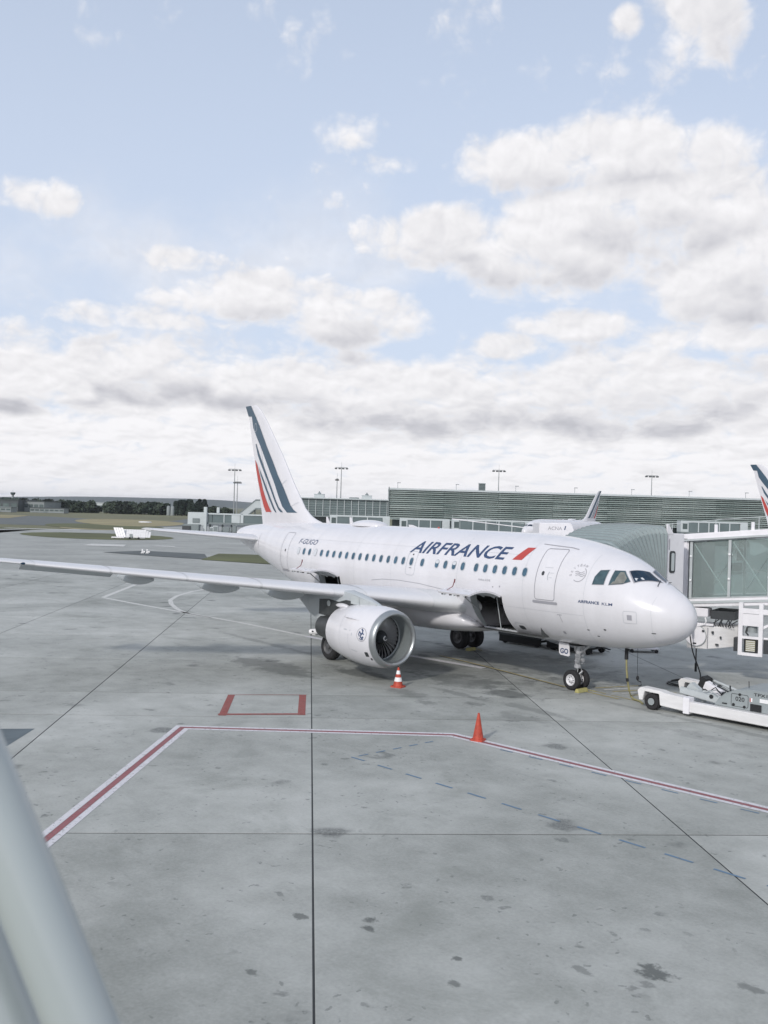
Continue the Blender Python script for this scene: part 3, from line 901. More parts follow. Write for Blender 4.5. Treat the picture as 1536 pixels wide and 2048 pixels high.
    for k, s in enumerate(wins):
        fr = map_faces([rrect(s - .135, s + .135, zw - .19, zw + .19, .128)], lambda p, q: skin_pt(p, q, .004), .5, .1)
        wo = bm_obj('window', fr, M['window_frame'], J, STB)
        blind = k in (0, 3, 19, 21)
        bm_obj('pane', map_faces([rrect(s - .105, s + .105, zw - .155, zw + .155, .1)], lambda p, q: skin_pt(p, q, .008), .5, .1), M['cabin_glass'], wo, STB)
        if blind:
            bm_obj('window_blind', map_faces([rrect(s - .10, s + .10, zw + (.02 if k > 3 else -.15), zw + .15, .06)], lambda p, q: skin_pt(p, q, .011), .5, .1), M['shade'], wo, STB)
    # ---- cockpit windows (starboard three and their mirror images)
    cw = [[(3.09, 4.19), (3.08, 4.46), (2.98, 4.68), (2.70, 4.71), (2.68, 4.21)],
          [(2.50, 4.21), (2.52, 4.70), (2.24, 4.70), (1.91, 4.36), (2.08, 4.27)],
          [(2.14, 4.70), (1.80, 4.655), (1.30, 4.28), (1.22, 4.27), (1.79, 4.31)]]
    for side in (-1, 1):
        for ci, poly in enumerate(cw):
            c = Vector((sum(p[0] for p in poly) / len(poly), sum(p[1] for p in poly) / len(poly)))
            if ci == 2:
                pts3 = [skin_pt(2.14, 4.70, .01, side), None, None, None, skin_pt(1.79, 4.31, .01, side)]
                # the windscreen wraps to the centre post: built straight in 3d on the skin
                def wp(u, v, off):
                    s0 = 2.16 + (1.79 - 2.16) * v; s1 = 1.80 + (1.22 - 1.80) * v
                    z0 = 4.705 + (4.305 - 4.705) * v; z1 = 4.655 + (4.245 - 4.655) * v
                    s = s0 + (s1 - s0) * u; y0 = half(s0, z0)
                    y = y0 * (1 - u) + .07 * u
                    t, b, wd, zc = prof(s)
                    z = zc + (t - zc) * math.sqrt(max(1 - (y / wd) ** 2, 0))
                    nv = Vector((.55, side * .35, .75)).normalized()
                    return Vector((-s, side * y, z)) + nv * off
                for nm, mt, off, mg in (('f', M['seam'], .012, 0.0), ('p', M['cockpit_glass'], .018, .045)):
                    bm = bmesh.new(); N = 8
                    g = [[bm.verts.new(wp(mg + (1 - 2 * mg) * i / N, mg + (1 - 2 * mg) * j / N, off)) for j in range(N + 1)] for i in range(N + 1)]
                    for i in range(N):
                        for j in range(N):
                            bm.faces.new((g[i][j], g[i + 1][j], g[i + 1][j + 1], g[i][j + 1]))
                    if nm == 'f':
                        wo = bm_obj('windscreen', bm, mt, J, Vector((.7, 0, .7)))
                    else:
                        bm_obj('pane', bm, mt, wo, Vector((.7, 0, .7)))
                        if side < 0:
                            bm = bmesh.new(); q_ = [bm.verts.new(wp(u, v, .021)) for u, v in ((.10, .66), (.10, .86), (.40, .88), (.38, .68))]; bm.faces.new(q_)
                            bm_obj('paper_sheet', bm, M['shade'], wo, Vector((.7, 0, .7)))
                continue
            big = [c + (Vector(p) - c) * 1.07 for p in poly]
            wo = bm_obj('cockpit_window', map_faces([big], lambda p, q: skin_pt(p, q, .008, side), .08, .08), M['seam'], J, Vector((0, side, 0)))
            bm_obj('pane', map_faces([poly], lambda p, q: skin_pt(p, q, .014, side), .08, .08), M['side_glass'], wo, Vector((0, side, 0)))
            if ci == 1 and side < 0:
                bm_obj('sun_blind', map_faces([[(2.36, 4.27), (2.34, 4.66), (2.24, 4.66), (2.05, 4.46), (2.05, 4.30), (2.10, 4.29)], [(2.46, 4.23), (2.40, 4.33), (2.22, 4.36), (2.08, 4.30), (2.12, 4.28)]], lambda p, q: skin_pt(p, q, .017, side), .08, .08), M['blind'], wo, Vector((0, side, 0)))
    for sy, ey in ((-.5, -.12), (.12, .5)):
        mb = MB()
        pts = []
        for u in (0, .5, 1):
            s = 1.18 + .16 * u; y = sy + (ey - sy) * u; t, b, wd, zc = prof(s)
            pts.append((-s + .03, y, zc + (t - zc) * math.sqrt(1 - (y / wd) ** 2) + .035))
        mb.tube(pts, .014, 6)
        mb.build('wiper', M['dark'], J)
    # ---- doors
    def door(x0, x1, z0, z1, r, wd=.03, m='seam', name='door'):
        return decal(name, stroke(rrect(x0, x1, z0, z1, r, 5), wd, True), M[m], J, .004, .15, .1)
    d = door(4.60, 5.53, 3.47, 5.34, .10)
    d['label'] = 'closed forward service door with grey sill'
    decal('door_sill', [rrect(4.47, 5.64, 3.33, 3.43, .045)], M['seam'], d, .012, .15, .05)
    decal('porthole', [rrect(5.17, 5.29, 4.36, 4.52, .055)], M['dark'], d, .008)
    decal('door_handle', stroke([(4.96, 4.50), (5.00, 4.36), (4.96, 4.22)], .03) + stroke([(4.85, 4.66), (5.2, 4.66)], .012) + stroke([(4.75, 4.47), (4.9, 4.47)], .012) + stroke([(4.8, 4.3), (4.92, 4.3)], .012), M['window_frame'], d, .006)
    decal('gutter', stroke([(4.3, 5.36), (4.6, 5.41), (5.9, 5.49)], .022), M['seam'], d, .01)
    d = door(23.05, 23.85, 3.40, 5.30, .1, .028)
    d['label'] = 'closed aft service door'
    decal('door_sill', [rrect(22.98, 23.9, 3.3, 3.37, .03)], M['seam'], d, .012, .15, .05)
    decal('porthole', [rrect(23.3, 23.4, 4.32, 4.46, .045)], M['dark'], d, .008)
    d = door(12.56, 13.16, 3.84, 4.86, .16, .022, 'window_frame', 'overwing_exit')
    decal('exit_handle', [rrect(12.82, 12.90, 4.69, 4.76, .03), rrect(12.78, 12.94, 4.14, 4.16, .005)], M['dark'], d, .008)
    # ---- lettering and marks
    skin_text('airline_lettering', 'AIRFRANCE', 13.20, 7.22, 4.80, 5.31, M['navy'], J, .30, .018)
    decal('red_accent', [[(6.98, 4.84), (6.48, 4.85), (6.10, 5.335), (6.50, 5.325)]], M['red'], J, .006)
    skin_text('registration', 'F-GUGO', 22.2, 20.5, 4.78, 5.03, M['navy'], J, .26, .006)
    skin_text('group_lettering', 'AIRFRANCE', 3.56, 2.72, 3.505, 3.61, M['navy'], J, 0, .03)
    skin_text('group_lettering', 'KLM', 2.62, 2.24, 3.50, 3.595, M['navy'], J, 0, .005)
    skin_text('type_lettering', 'Airbus A318', 8.56, 7.88, 3.93, 4.02, M['seam'], J, 0, 0)
    # alliance roundel
    cs, cz, rr = 3.70, 4.50, .255
    P = lambda a, r: (cs - r * math.cos(R(a)), cz + r * math.sin(R(a)))
    em = decal('alliance_emblem', stroke([P(a, rr) for a in range(-125, 61, 9)], .024), M['seam'], J, .006)
    for k, (dz, dx) in enumerate(((.06, -.02), (.0, .02), (-.06, .05))):
        decal('wave', stroke([(cs + .17 - dx - x * .034, cz + dz + .035 * math.sin(x * .63 + .3) + x * .004) for x in range(11)], .022), M['seam'], em, .007, .06, .06)
    for ch, a in zip('SKYTEAM', (188, 164, 142, 121, 101, 81, 61)):
        c = P(a, rr + .075)
        bm = text_bm(ch, -.035, .035, -.042, .042)
        q = R(a - 90)
        def tr(x, y, c=c, q=q):
            xx = x * math.cos(q) - y * math.sin(q); yy = x * math.sin(q) + y * math.cos(q)
            return skin_pt(c[0] - xx, c[1] + yy, .006)
        bm_obj('emblem_letter', bend(bm, tr, .5, .5), M['seam'], em, STB)
    # static port frame, small vents, radome seam, panel lines
    d = decal('static_port', stroke(rrect(1.42, 1.86, 2.95, 3.36, .05), .014, True), M['window_frame'], J, .005, .1, .1)
    decal('static_plate', [rrect(1.57, 1.73, 3.06, 3.24, .01)], M['seam'], d, .008)
    decal('vent', [rrect(6.55, 6.85, 2.16, 2.32, .06)], M['dark'], J, .006)
    decal('vent_frame', stroke(rrect(6.42, 7.0, 2.08, 2.42, .1), .014, True), M['window_frame'], J, .005)
    for (s, z, a, b) in ((.97, 2.66, .13, .03), (3.35, 2.54, .1, .03), (2.65, 2.62, .09, .05), (3.05, 2.34, .1, .03), (4.55, 2.3, .12, .1), (7.35, 3.78, .06, .07), (7.72, 3.74, .04, .04), (9.3, 2.2, .1, .03)):
        decal('probe_plate', [rrect(s - a / 2, s + a / 2, z - b / 2, z + b / 2, min(a, b) * .3)], M['seam'] if b > .05 else M['dark'], J, .006)
    decal('tee_mark', stroke([(4.55, 2.98), (4.35, 2.98)], .022) + stroke([(4.45, 2.98), (4.40, 2.72)], .022), M['seam'], J, .006)
    decal('radome_seam', stroke([(.98 + .02 * math.sin(k), 2.3 + k * .16) for k in range(11)], .008), M['window_frame'], J, .003, .1, .08)
    for s_ in (3.35, 6.15, 9.85, 14.2, 17.0, 20.6, 24.6):
        t_, b_, w_, c_ = prof(s_)
        decal('skin_joint', stroke([(s_, b_ + .25 + (t_ - b_ - .45) * k / 12) for k in range(13)], .010), M['window_frame'], J, .002, .4, .12)
    for z_, a_, b_ in ((3.05, 3.4, 7.1), (5.05, 6.2, 22.0), (3.02, 9.9, 17.9), (3.02, 20.6, 22.8)):
        decal('skin_joint', stroke([(a_ + (b_ - a_) * k / 20, z_) for k in range(21)], .008), M['window_frame'], J, .002, .5, .2)
    # ---- belly fairing
    mb = MB(); rings = []
    for k in range(25):
        q = k / 24; s = 9.35 + 9.6 * q
        g = math.sin(math.pi * min(max(q, 0.0), 1)) ** .38 if 0 < q < 1 else 0.0
        hw = 1.45 + .68 * g; zb = 1.90 - .46 * g; zt = 2.2 + .85 * g
        zm = zb + (zt - zb) * .55
        rings.append([(-s, hw * math.copysign(abs(math.cos(a)) ** .8, math.cos(a)), zm + ((zt - zm) if math.sin(a) > 0 else (zm - zb)) * math.copysign(abs(math.sin(a)) ** .85, math.sin(a))) for a in [2 * math.pi * i / 40 for i in range(40)]])
    mb.loft(rings)
    fb = mb.build('belly_fairing', M['skin'], J, 50)
    # ---- wings
    def airfoil(nc=26):
        xs = [.5 * (1 - math.cos(math.pi * i / nc)) for i in range(nc + 1)]
        yt = lambda x: 5 * (.2969 * math.sqrt(x) - .126 * x - .3516 * x ** 2 + .2843 * x ** 3 - .1036 * x ** 4)
        cam_ = lambda x: .022 * (1 - (2 * x - 1) ** 2) if x < .5 else .022 * (1 - (2 * x - 1) ** 2)
        upper = [(x, cam_(x), yt(x)) for x in xs]
        pts = [(x, c, t) for x, c, t in reversed(upper)] + [(x, c, -t) for x, c, t in upper[1:-1]]
        return pts
    AF = airfoil()

    def wsec(y, sle, ch, z, tc, tw):
        out = []
        for x, c, t in AF:
            px, pz = x * ch, (c + t * tc) * ch
            rx = px * math.cos(tw) + pz * math.sin(tw); rz_ = -px * math.sin(tw) + pz * math.cos(tw)
            out.append((-(sle + rx), y, z + rz_))
        return out

    def grow(sec, d):
        out = []; n = len(sec)
        cx = sum(p[0] for p in sec) / n; cz = sum(p[2] for p in sec) / n
        for i in range(n):
            a, b = Vector(sec[i - 1]), Vector(sec[(i + 1) % n]); tv = b - a
            nv = Vector((tv.z, 0, -tv.x)).normalized()
            if nv.dot(Vector((sec[i][0] - cx, 0, sec[i][2] - cz))) < 0: nv = -nv
            out.append(tuple(Vector(sec[i]) + nv * d))
        return out

    def wz(y): return 2.86 + (abs(y) - 1.97) * .0895
    def wle(y): return 9.95 + (abs(y) - 1.97) * .522 + (-.0 if abs(y) > 3 else (3 - abs(y)) * -.25)

    def wch(y):
        y = abs(y)
        return np.interp(y, [0.5, 1.97, 6.4, 17.6], [7.0, 6.15, 3.85, 1.5])
    for side in (-1, 1):
        mb = MB()
        ys = [1.2, 1.97, 2.4, 3.0, 4, 5, 6.4, 8, 10, 12, 14, 15.5, 16.6, 17.3, 17.6]
        mb.loft([wsec(side * y, wle(y), wch(y), wz(y), np.interp(y, [1.97, 6.4, 17], [.155, .118, .108]), R(np.interp(y, [1.97, 6.4, 17], [3.2, 1.2, -.5]))) for y in ys])
        wing = mb.build('wing', M['wing_grey'], J, 50)
        # slats: bright leading edge pieces just proud of the nose of the section
        for (ya, yb) in ((2.75, 5.15), (6.35, 8.85), (8.93, 11.4), (11.48, 13.95), (14.03, 16.45)):
            mb = MB(); rings = []
            for k in range(7):
                y = ya + (yb - ya) * k / 6
                tc = np.interp(y, [1.97, 6.4, 17], [.155, .118, .108]); tw = R(np.interp(y, [1.97, 6.4, 17], [3.2, 1.2, -.5]))
                rings.append(grow(wsec(side * y, wle(y), wch(y), wz(y), tc, tw), .012)[14:31])
            mb.loft(rings, False, False)
            mb.build('slat', M['slat'], wing, 60)
        # flap-track fairings
        for (y, l0, l1, h) in ((6.6, 1.6, 5.0, .36), (9.3, .9, 4.6, .33), (12.4, .5, 4.0, .28)):
            mb = MB(); rings = []
            for k in range(11):
                q = k / 10; s = wle(y) + l0 + (l1 - l0) * q
                rad = max(math.sin(math.pi * (q * .93 + .035)) ** .7, .04)
                zc_ = wz(y) - .05 - h * .42 - .10 * q
                rings.append([(-s, side * y + .17 * rad * math.cos(a), zc_ + h * rad * math.sin(a)) for a in [2 * math.pi * i / 14 for i in range(14)]])
            mb.loft(rings); mb.build('flap_track_fairing', M['skin_grey'], wing, 60)
        # drooped aileron with its dark underside gap
        mb = MB()
        p = []
        for y in (13.2, 16.5):
            te = wle(y) + wch(y)
            p.append([(-(te - .36), side * y, wz(y) + .02), (-(te - .34), side * y, wz(y) - .10), (-(te + .06), side * y, wz(y) - .30), (-(te + .04), side * y, wz(y) - .27)])
        mb.loft(p); mb.build('aileron', M['skin_grey'], wing)
        # wing-tip fence
        mb = MB()
        y = 17.6; s0 = wle(y)
        poly = [(s0 + .1, 0.02), (s0 + 1.1, .55), (s0 + 2.0, .68), (s0 + 1.95, .1), (s0 + 1.9, -.45), (s0 + 1.5, -.52), (s0 + .8, -.25)]
        mb.prism(poly, lambda a, b, t: (-a, side * (y + t + .10 * abs(b)), wz(y) + b), -.03, .03)
        mb.build('tip_fence', M['skin'], wing)
        mb = MB(); mb.sphere((-(wle(16.75) + .12), side * 16.8, wz(16.8)), .12, .14, .05, 8, 6)
        mb.build('navigation_light', M['cockpit_glass'], wing, 60)
        # seam where the wing meets the fuselage
    # ---- wing root line on the fuselage
    decal('wing_root_seam', stroke([(15.6, 3.42), (14.8, 3.52), (13.6, 3.56), (12.2, 3.52), (11.0, 3.42), (10.3, 3.36)], .022), M['seam'], J, .006)
    # ---- fin
    FLE = [(22.3, 5.80), (22.95, 5.93), (23.63, 6.18), (24.21, 6.54), (24.74, 7.15), (25.28, 7.71), (25.98, 8.59), (26.63, 9.41), (27.79, 10.70), (28.6, 11.6), (29.25, 12.2), (29.62, 12.44), (29.8, 12.53)]
    FTE = [(28.55, 5.40), (28.62, 5.75), (28.83, 6.61), (29.17, 7.64), (29.52, 8.64), (29.79, 9.5), (30.06, 10.32), (30.33, 11.19), (30.53, 11.89), (30.57, 11.90), (30.95, 12.53)]
    def fle(z): return float(np.interp(z, [p[1] for p in FLE], [p[0] for p in FLE]))
    def fte(z): return float(np.interp(z, [p[1] for p in FTE], [p[0] for p in FTE])) + .10
    def fth(s, z):
        a, b = fle(z), fte(z); x = min(max((s - a) / max(b - a, .01), 0), 1)
        c = min(b - a, 5.0)
        return max(5 * .095 * c * (.2969 * math.sqrt(x) - .126 * x - .3516 * x ** 2 + .2843 * x ** 3 - .1036 * x ** 4), .008)
    mb = MB(); rings = []
    for z in [5.45, 5.7, 5.85, 6.0, 6.15, 6.3, 6.6, 7, 7.5, 8, 8.5, 9, 9.5, 10, 10.5, 11, 11.4, 11.7, 11.88, 11.91, 12.0, 12.2, 12.35, 12.44, 12.5, 12.53]:
        a, b = fle(z), fte(z)
        xs = [.5 * (1 - math.cos(math.pi * i / 18)) for i in range(19)]
        pts = [(-(a + (b - a) * x), -fth(a + (b - a) * x, z), z) for x in xs]
        rings.append(pts + [(p[0], -p[1], p[2]) for p in pts[::-1][1:-1]])
    mb.loft(rings)
    fin = mb.build('vertical_stabilizer', M['skin'], J, 50)
    stripes = dict(
        navy_stripe=[[(31.03, 12.528), (30.66, 11.93), (30.22, 11.89), (30.0, 11.21), (29.49, 10.6), (28.95, 10.02), (28.41, 9.35), (27.89, 8.72), (27.22, 7.92), (26.78, 7.28), (26.27, 6.65), (25.73, 6.33), (24.71, 6.34), (25.09, 6.49), (25.42, 6.73), (25.77, 7.15), (26.27, 7.74), (26.91, 8.42), (27.5, 9.18), (28.24, 10.03), (29.24, 11.32), (30.33, 12.528)]],
        navy_band=[[(29.67, 10.23), (29.35, 9.56), (28.89, 9.0), (28.28, 8.3), (27.68, 7.58), (27.17, 6.94), (26.73, 6.49), (26.46, 6.34), (26.16, 6.34), (26.67, 6.61), (27.1, 7.07), (27.55, 7.67), (28.15, 8.4), (28.68, 9.06), (29.14, 9.63), (29.6, 10.27)]],
        navy_thin=[[(29.25, 8.97), (28.97, 8.43), (28.39, 7.69), (27.79, 7.0), (27.35, 6.51), (27.06, 6.32), (26.93, 6.32), (27.25, 6.61), (27.65, 7.07), (28.25, 7.77), (28.78, 8.40), (29.09, 8.74)]],
        red_stripe=[[(29.74, 9.35), (29.59, 8.8), (29.32, 8.1), (28.95, 7.3), (28.54, 6.62), (28.25, 6.32), (27.54, 6.33), (27.83, 6.56), (28.28, 7.06), (28.67, 7.6), (29.07, 8.37), (29.43, 9.04)]])
    for side in (-1, 1):
        for k, poly in stripes.items():
            bm_obj(k, map_faces(poly, lambda s, z: Vector((-s, side * (fth(s, z) + .022), z)), .15, .25), M['red'] if 'red' in k else M['navy_fin'], fin, Vector((0, side, 0)))
        if side < 0:
            for pts in (stroke([(27.62 + .62 * (z - 6) * .0 + (z - 6.2) * .36, z) for z in (6.2, 7.2, 8.4, 9.6, 10.8, 11.6)], .02), stroke([(26.0, 8.12), (26.5, 7.85)], .02), stroke([(24.75, 6.9), (25.5, 6.62)], .018)):
                bm_obj('panel_line', map_faces(pts, lambda s, z: Vector((-s, -(fth(s, z) + .018), z)), .15, .25), M['window_frame'], fin, STB)
            c = (29.66, 11.22)
            bm_obj('fin_emblem', map_faces(stroke([(c[0] + .14 * math.cos(R(a)), c[1] + .24 * math.sin(R(a))) for a in range(0, 360, 18)], .03, True), lambda s, z: Vector((-s, -(fth(s, z) + .027), z)), .15, .25), M['window_frame'], fin, STB)
    # ---- horizontal stabilisers
    for side in (-1, 1):
        mb = MB()
        mb.loft([wsec(side * y, np.interp(y, [.3, 6.22], [26.75, 30.05]), np.interp(y, [.3, 6.22], [3.9, 1.35]), np.interp(y, [.3, 6.22], [4.72, 5.17]), .10, R(-1)) for y in (.3, 1.2, 2, 3, 4, 5, 5.9, 6.15, 6.22)])
        hs = mb.build('horizontal_stabilizer', M['wing_grey'], J, 50)
        mb = MB(); rings = []
        for y in (1.3, 3, 5, 6.1):
            rings.append(grow(wsec(side * y, np.interp(y, [.3, 6.22], [26.75, 30.05]), np.interp(y, [.3, 6.22], [3.9, 1.35]), np.interp(y, [.3, 6.22], [4.72, 5.17]), .10, R(-1)), .01)[18:32])
        mb.loft(rings, False, False); mb.build('leading_edge', M['slat'], hs, 60)
    decal('stabilizer_plate', stroke([(27.0, 5.15), (27.1, 4.7), (27.05, 4.3)], .03), M['seam'], J, .006)
    # ---- engines
    for side in (-1, 1):
        cx, cy, cz = -8.97, side * 5.75, 1.745
        NP = [(0, .955), (.02, 1.0), (.08, 1.04), (.22, 1.09), (.5, 1.145), (.9, 1.18), (1.4, 1.19), (1.9, 1.165), (2.4, 1.11), (2.9, 1.02), (3.3, .93)]
        def nr(a): return float(np.interp(a, [p[0] for p in NP], [p[1] for p in NP]))
        mb = MB(); mb.lathe((cx, cy, cz), (-1, 0, 0), [(.22, 1.09), (.35, 1.117), (.5, 1.145), (.7, 1.166), (.9, 1.18), (1.15, 1.188), (1.4, 1.19), (1.65, 1.182), (1.9, 1.165), (2.15, 1.14), (2.4, 1.11), (2.65, 1.068), (2.9, 1.02), (3.3, .93), (3.3, .90), (2.9, .96)], 56)
        en = mb.build('engine', M['skin'], J, 60)
        mb = MB(); mb.lathe((cx, cy, cz), (-1, 0, 0), [(.22, 1.091), (.12, 1.062), (.05, 1.03), (.015, .995), (0, .955), (.02, .92), (.08, .885), (.16, .868)], 56)
        mb.build('inlet_lip', M['lip'], en, 70)
        mb = MB(); mb.lathe((cx, cy, cz), (-1, 0, 0), [(.16, .868), (.35, .855), (.6, .86), (.85, .868)], 56)
        mb.build('inlet_duct', M['duct'], en, 70)
        mb = MB(); mb.lathe((cx, cy, cz), (-1, 0, 0), [(.85, .868), (.9, .868), (1.02, .868), (1.3, .868), (1.3, .2)], 56)
        mb.build('fan_case', M['dark'], en, 30)
        mb = MB(); mb.lathe((cx, cy, cz), (-1, 0, 0), [(.80, .862), (.80, .845), (.87, .845), (.87, .866)], 56)
        mb.build('acoustic_ring', M['grey_lt'], en, 30)
        mb = MB(); mb.lathe((cx, cy, cz), (-1, 0, 0), [(.55, .001), (.57, .04), (.64, .11), (.75, .19), (.88, .25), (1.0, .28), (1.2, .29)], 28)
        sp = mb.build('spinner', M['dark'], en, 60)
        mb = MB()
        pts = [(cx - .60 - .06 * k / 9 * 1.2 + .012, cy + (.06 + .06 * k / 9) * math.cos(k * .42 + 2.0), cz + (.06 + .06 * k / 9) * math.sin(k * .42 + 2.0)) for k in range(10)]
        mb.tube(pts, .022, 6); mb.build('spiral_mark', M['cone_white'], en)
        blade = None
        NB = 30
        for k in range(NB):
            if blade is None:
                mb = MB(); rings = []
                for j in range(7):
                    q = j / 6; r = .24 + .615 * q; st = R(25 + 38 * q); c = .13 + .035 * q
                    dx, dy = c * math.cos(st), c * math.sin(st)
                    sweep = .05 * math.sin(q * 3.0)
                    rings.append([(dx + sweep, dy * .8, r), (.25 * dx + sweep + .012, .2 * dy - .02, r), (-dx + sweep, -dy * .8, r), (.1 * dx + sweep - .01, .2 * dy - .012, r)])
                mb.loft(rings)
                b = mb.build('fan_blade', M['fan'], en, 50); blade = b.data
            else:
                b = bpy.data.objects.new('fan_blade', blade); COL.objects.link(b); b.parent = en
            b.location = (cx - 1.0, cy, cz); b.rotation_euler = (2 * math.pi * k / NB, 0, 0)
        mb = MB(); mb.lathe((cx, cy, cz), (-1, 0, 0), [(2.6, .80), (3.0, .78), (3.4, .72), (3.9, .62), (4.35, .52), (4.75, .46), (4.75, .42), (4.2, .44)], 36)
        mb.build('core_nozzle', M['nozzle'], en, 50)
        mb = MB(); mb.lathe((cx, cy, cz), (-1, 0, 0), [(4.0, .40), (4.6, .30), (5.0, .16), (5.2, .02)], 20)
        mb.build('exhaust_plug', M['nozzle'], en, 50)
        mb = MB(); mb.lathe((cx, cy, cz), (-1, 0, 0), [(2.7, .97), (2.7, .80)], 36)
        mb.build('bypass_duct', M['black'], en, 50)
        # pylon
        mb = MB()
        top = [(9.85, 2.88), (10.4, 3.06), (11.2, 3.25), (12.0, 3.38), (12.6, 3.42)]
        rings = []
        for (s, zt, zb, hw) in ((9.8, 2.90, 2.80, .03), (10.1, 3.0, 2.75, .12), (10.7, 3.16, 2.7, .19), (11.3, 3.28, 2.6, .22), (11.9, 3.36, 2.4, .23), (12.5, 3.3, 2.1, .23), (13.2, 3.2, 2.0, .22), (13.9, 3.12, 2.02, .2), (14.6, 3.05, 2.2, .16), (15.2, 3.0, 2.55, .12), (15.9, 2.95, 2.85, .04)):
            rings.append([(-s, cy - hw, zb), (-s, cy - hw, zt - .06), (-s, cy - hw * .6, zt), (-s, cy + hw * .6, zt), (-s, cy + hw, zt - .06), (-s, cy + hw, zb)])
        mb.loft(rings)
        py = mb.build('pylon', M['skin_grey'], en, 40)
        mb = MB()
        yy = cy - .232
        mb.add([(-s, yy - .004, z) for s, z in ((11.2, 2.95), (11.9, 2.98), (12.4, 2.86), (13.1, 2.92), (13.8, 2.86), (13.8, 2.25), (12.9, 2.2), (12.0, 2.55))], [list(range(8))])
        mb.add([(-s, cy + .237, z) for s, z in ((11.2, 2.95), (11.9, 2.98), (12.4, 2.86), (13.1, 2.92), (13.8, 2.86), (13.8, 2.25), (12.9, 2.2), (12.0, 2.55))], [list(range(8))])
        mb.build('heat_panel', M['nozzle'], en)
        mb = MB()
        for (s0, s1, m_) in ((10.05, 10.45, 0), (10.47, 11.0, 0), (11.02, 11.5, 0)):
            z0, z1 = 2.80 + (s0 - 10) * .05, 2.80 + (s1 - 10) * .05
            t0, t1 = 2.96 + (s0 - 10) * .19, 2.96 + (s1 - 10) * .19
            w0, w1 = (.10 + (s0 - 10.05) * .11), (.10 + (s1 - 10.05) * .11)
            mb.add([(-s0, cy - w0 - .03, z0), (-s1, cy - w1 - .03, z1), (-s1, cy - w1 - .03, t1), (-s0, cy - w0 - .03, t0)], [(0, 1, 2, 3)])
        mb.build('pylon_panel', M['grey_lt'], en)
        mb = MB(); mb.cyl((-13.1, yy - .008, 2.74), (-13.1, yy - .016, 2.74), .12, n=16); mb.build('access_cap', M['grey_lt'], en)
        mb = MB(); mb.sphere((-12.05, cy - .30 * 1, 2.74), .42, .16, .10, 12, 8); mb.build('cowl_fairing', M['skin'], en, 60)
        # strake and cowl details on the outer side of the starboard nacelle
        def npt(a, g, off): rr_ = nr(a) + off; return Vector((cx - a, cy - rr_ * math.cos(g), cz + rr_ * math.sin(g)))
        mb = MB()
        g0 = R(34)
        ro = [npt(1.0 + .1 * k, g0, -.01) for k in range(9)]; ri = [npt(1.0 + .1 * k, g0, .004 + .02 * k) for k in range(9)]
        mb.loft([[tuple(p + Vector((0, 0, .008))) for p in ro + ri[::-1]], [tuple(p - Vector((0, 0, .008))) for p in ro + ri[::-1]]])
        mb.build('strake', M['skin'], en)
        if side < 0:
            nd = lambda name, polys, m, off=.006: bm_obj(name, map_faces(polys, lambda a, g: npt(a, g, off), .1, .12), m, en, STB)
            ga = R(9)
            ring = lambda r, k=20: [(.62 + r * math.cos(2 * math.pi * i / k), ga + r / 1.16 * math.sin(2 * math.pi * i / k)) for i in range(k)]
            e = nd('engine_emblem', stroke(ring(.255), .022, True), M['seam'], .006)
            c0, g0_ = .62, ga
            S = lambda pts, wd: stroke([(c0 - p[0], g0_ + p[1]) for p in pts], wd)
            bm_obj('winged_figure', map_faces(S([(-.02, .17), (.05, .13), (.04, .05), (-.03, -.02), (-.02, -.09), (.06, -.12), (.1, -.07)], .055) + S([(-.03, .02), (-.12, .08), (-.15, .0), (-.10, -.06)], .045) + S([(.05, .05), (.12, .02)], .04) + S([(-.1, -.13), (.0, -.17), (.1, -.15)], .03), lambda a, g: npt(a, g, .007), .1, .1), M['navy'], en, STB)
            nd('cowl_seam', stroke([(1.42, R(a)) for a in range(-60, 8, 6)], .012) + stroke([(2.05, R(a)) for a in range(-60, 75, 6)], .010) + stroke([(.235, R(a)) for a in range(-80, 90, 6)], .008), M['window_frame'])
            nd('cowl_plate', [rrect(.36, .53, R(-34), R(-24), .02)], M['dark'])
            nd('cowl_vent', [rrect(.28, .36, R(-43), R(-37.5), .02)], M['black'])
            nd('cowl_mark', [rrect(1.18, 1.22, R(4), R(9), .005), rrect(1.55, 1.75, R(12), R(14), .005), rrect(1.3, 1.36, R(12), R(13.5), .004)], M['window_frame'])
            nd('cowl_text', stroke([(1.28, R(-23)), (.95, R(-25))], .03), M['window_frame'])
    # ---- landing gear
    def wheel(x, y, r, wd, outer, rim_mat, name='wheel'):
        mb = MB()
        hw = wd / 2
        mb.lathe((x, y - hw, r), (0, 1, 0), [(.0 * wd + .02, r * .55), (.012, r * .62), (.0, r * .78), (.05 * wd, r * .90), (.16 * wd, r * .975), (.3 * wd, r * .998), (.42 * wd, r), (.44 * wd, r * .985), (.56 * wd, r * .985), (.58 * wd, r), (.7 * wd, r * .998), (.84 * wd, r * .975), (.95 * wd, r * .90), (wd, r * .78), (wd - .012, r * .62), (wd - .02, r * .55)], 36)
        t = mb.build(name, M['rubber'], J, 50)
        mb = MB()
        for sgn in (-1, 1):
            mb.lathe((x, y + sgn * (hw - .02), r), (0, sgn, 0), [(0, r * .57), (.012, r * .54), (-.012, r * .48), (-.05, r * .40), (-.05, r * .22), (.0, r * .20), (.02, r * .13), (.02, .001)], 28)
        mb.build('rim', rim_mat, t, 40)
        mb = MB()
        for sgn in (-1, 1):
            for k in range(8):
                a = 2 * math.pi * k / 8
                mb.cyl((x + r * .31 * math.cos(a), y + sgn * (hw - .09), r + r * .31 * math.sin(a)), (x + r * .31 * math.cos(a), y + sgn * (hw - .06), r + r * .31 * math.sin(a)), r * .055, n=6)
        mb.build('wheel_nuts', M['dark'], t)
        return t
    X = -5.07
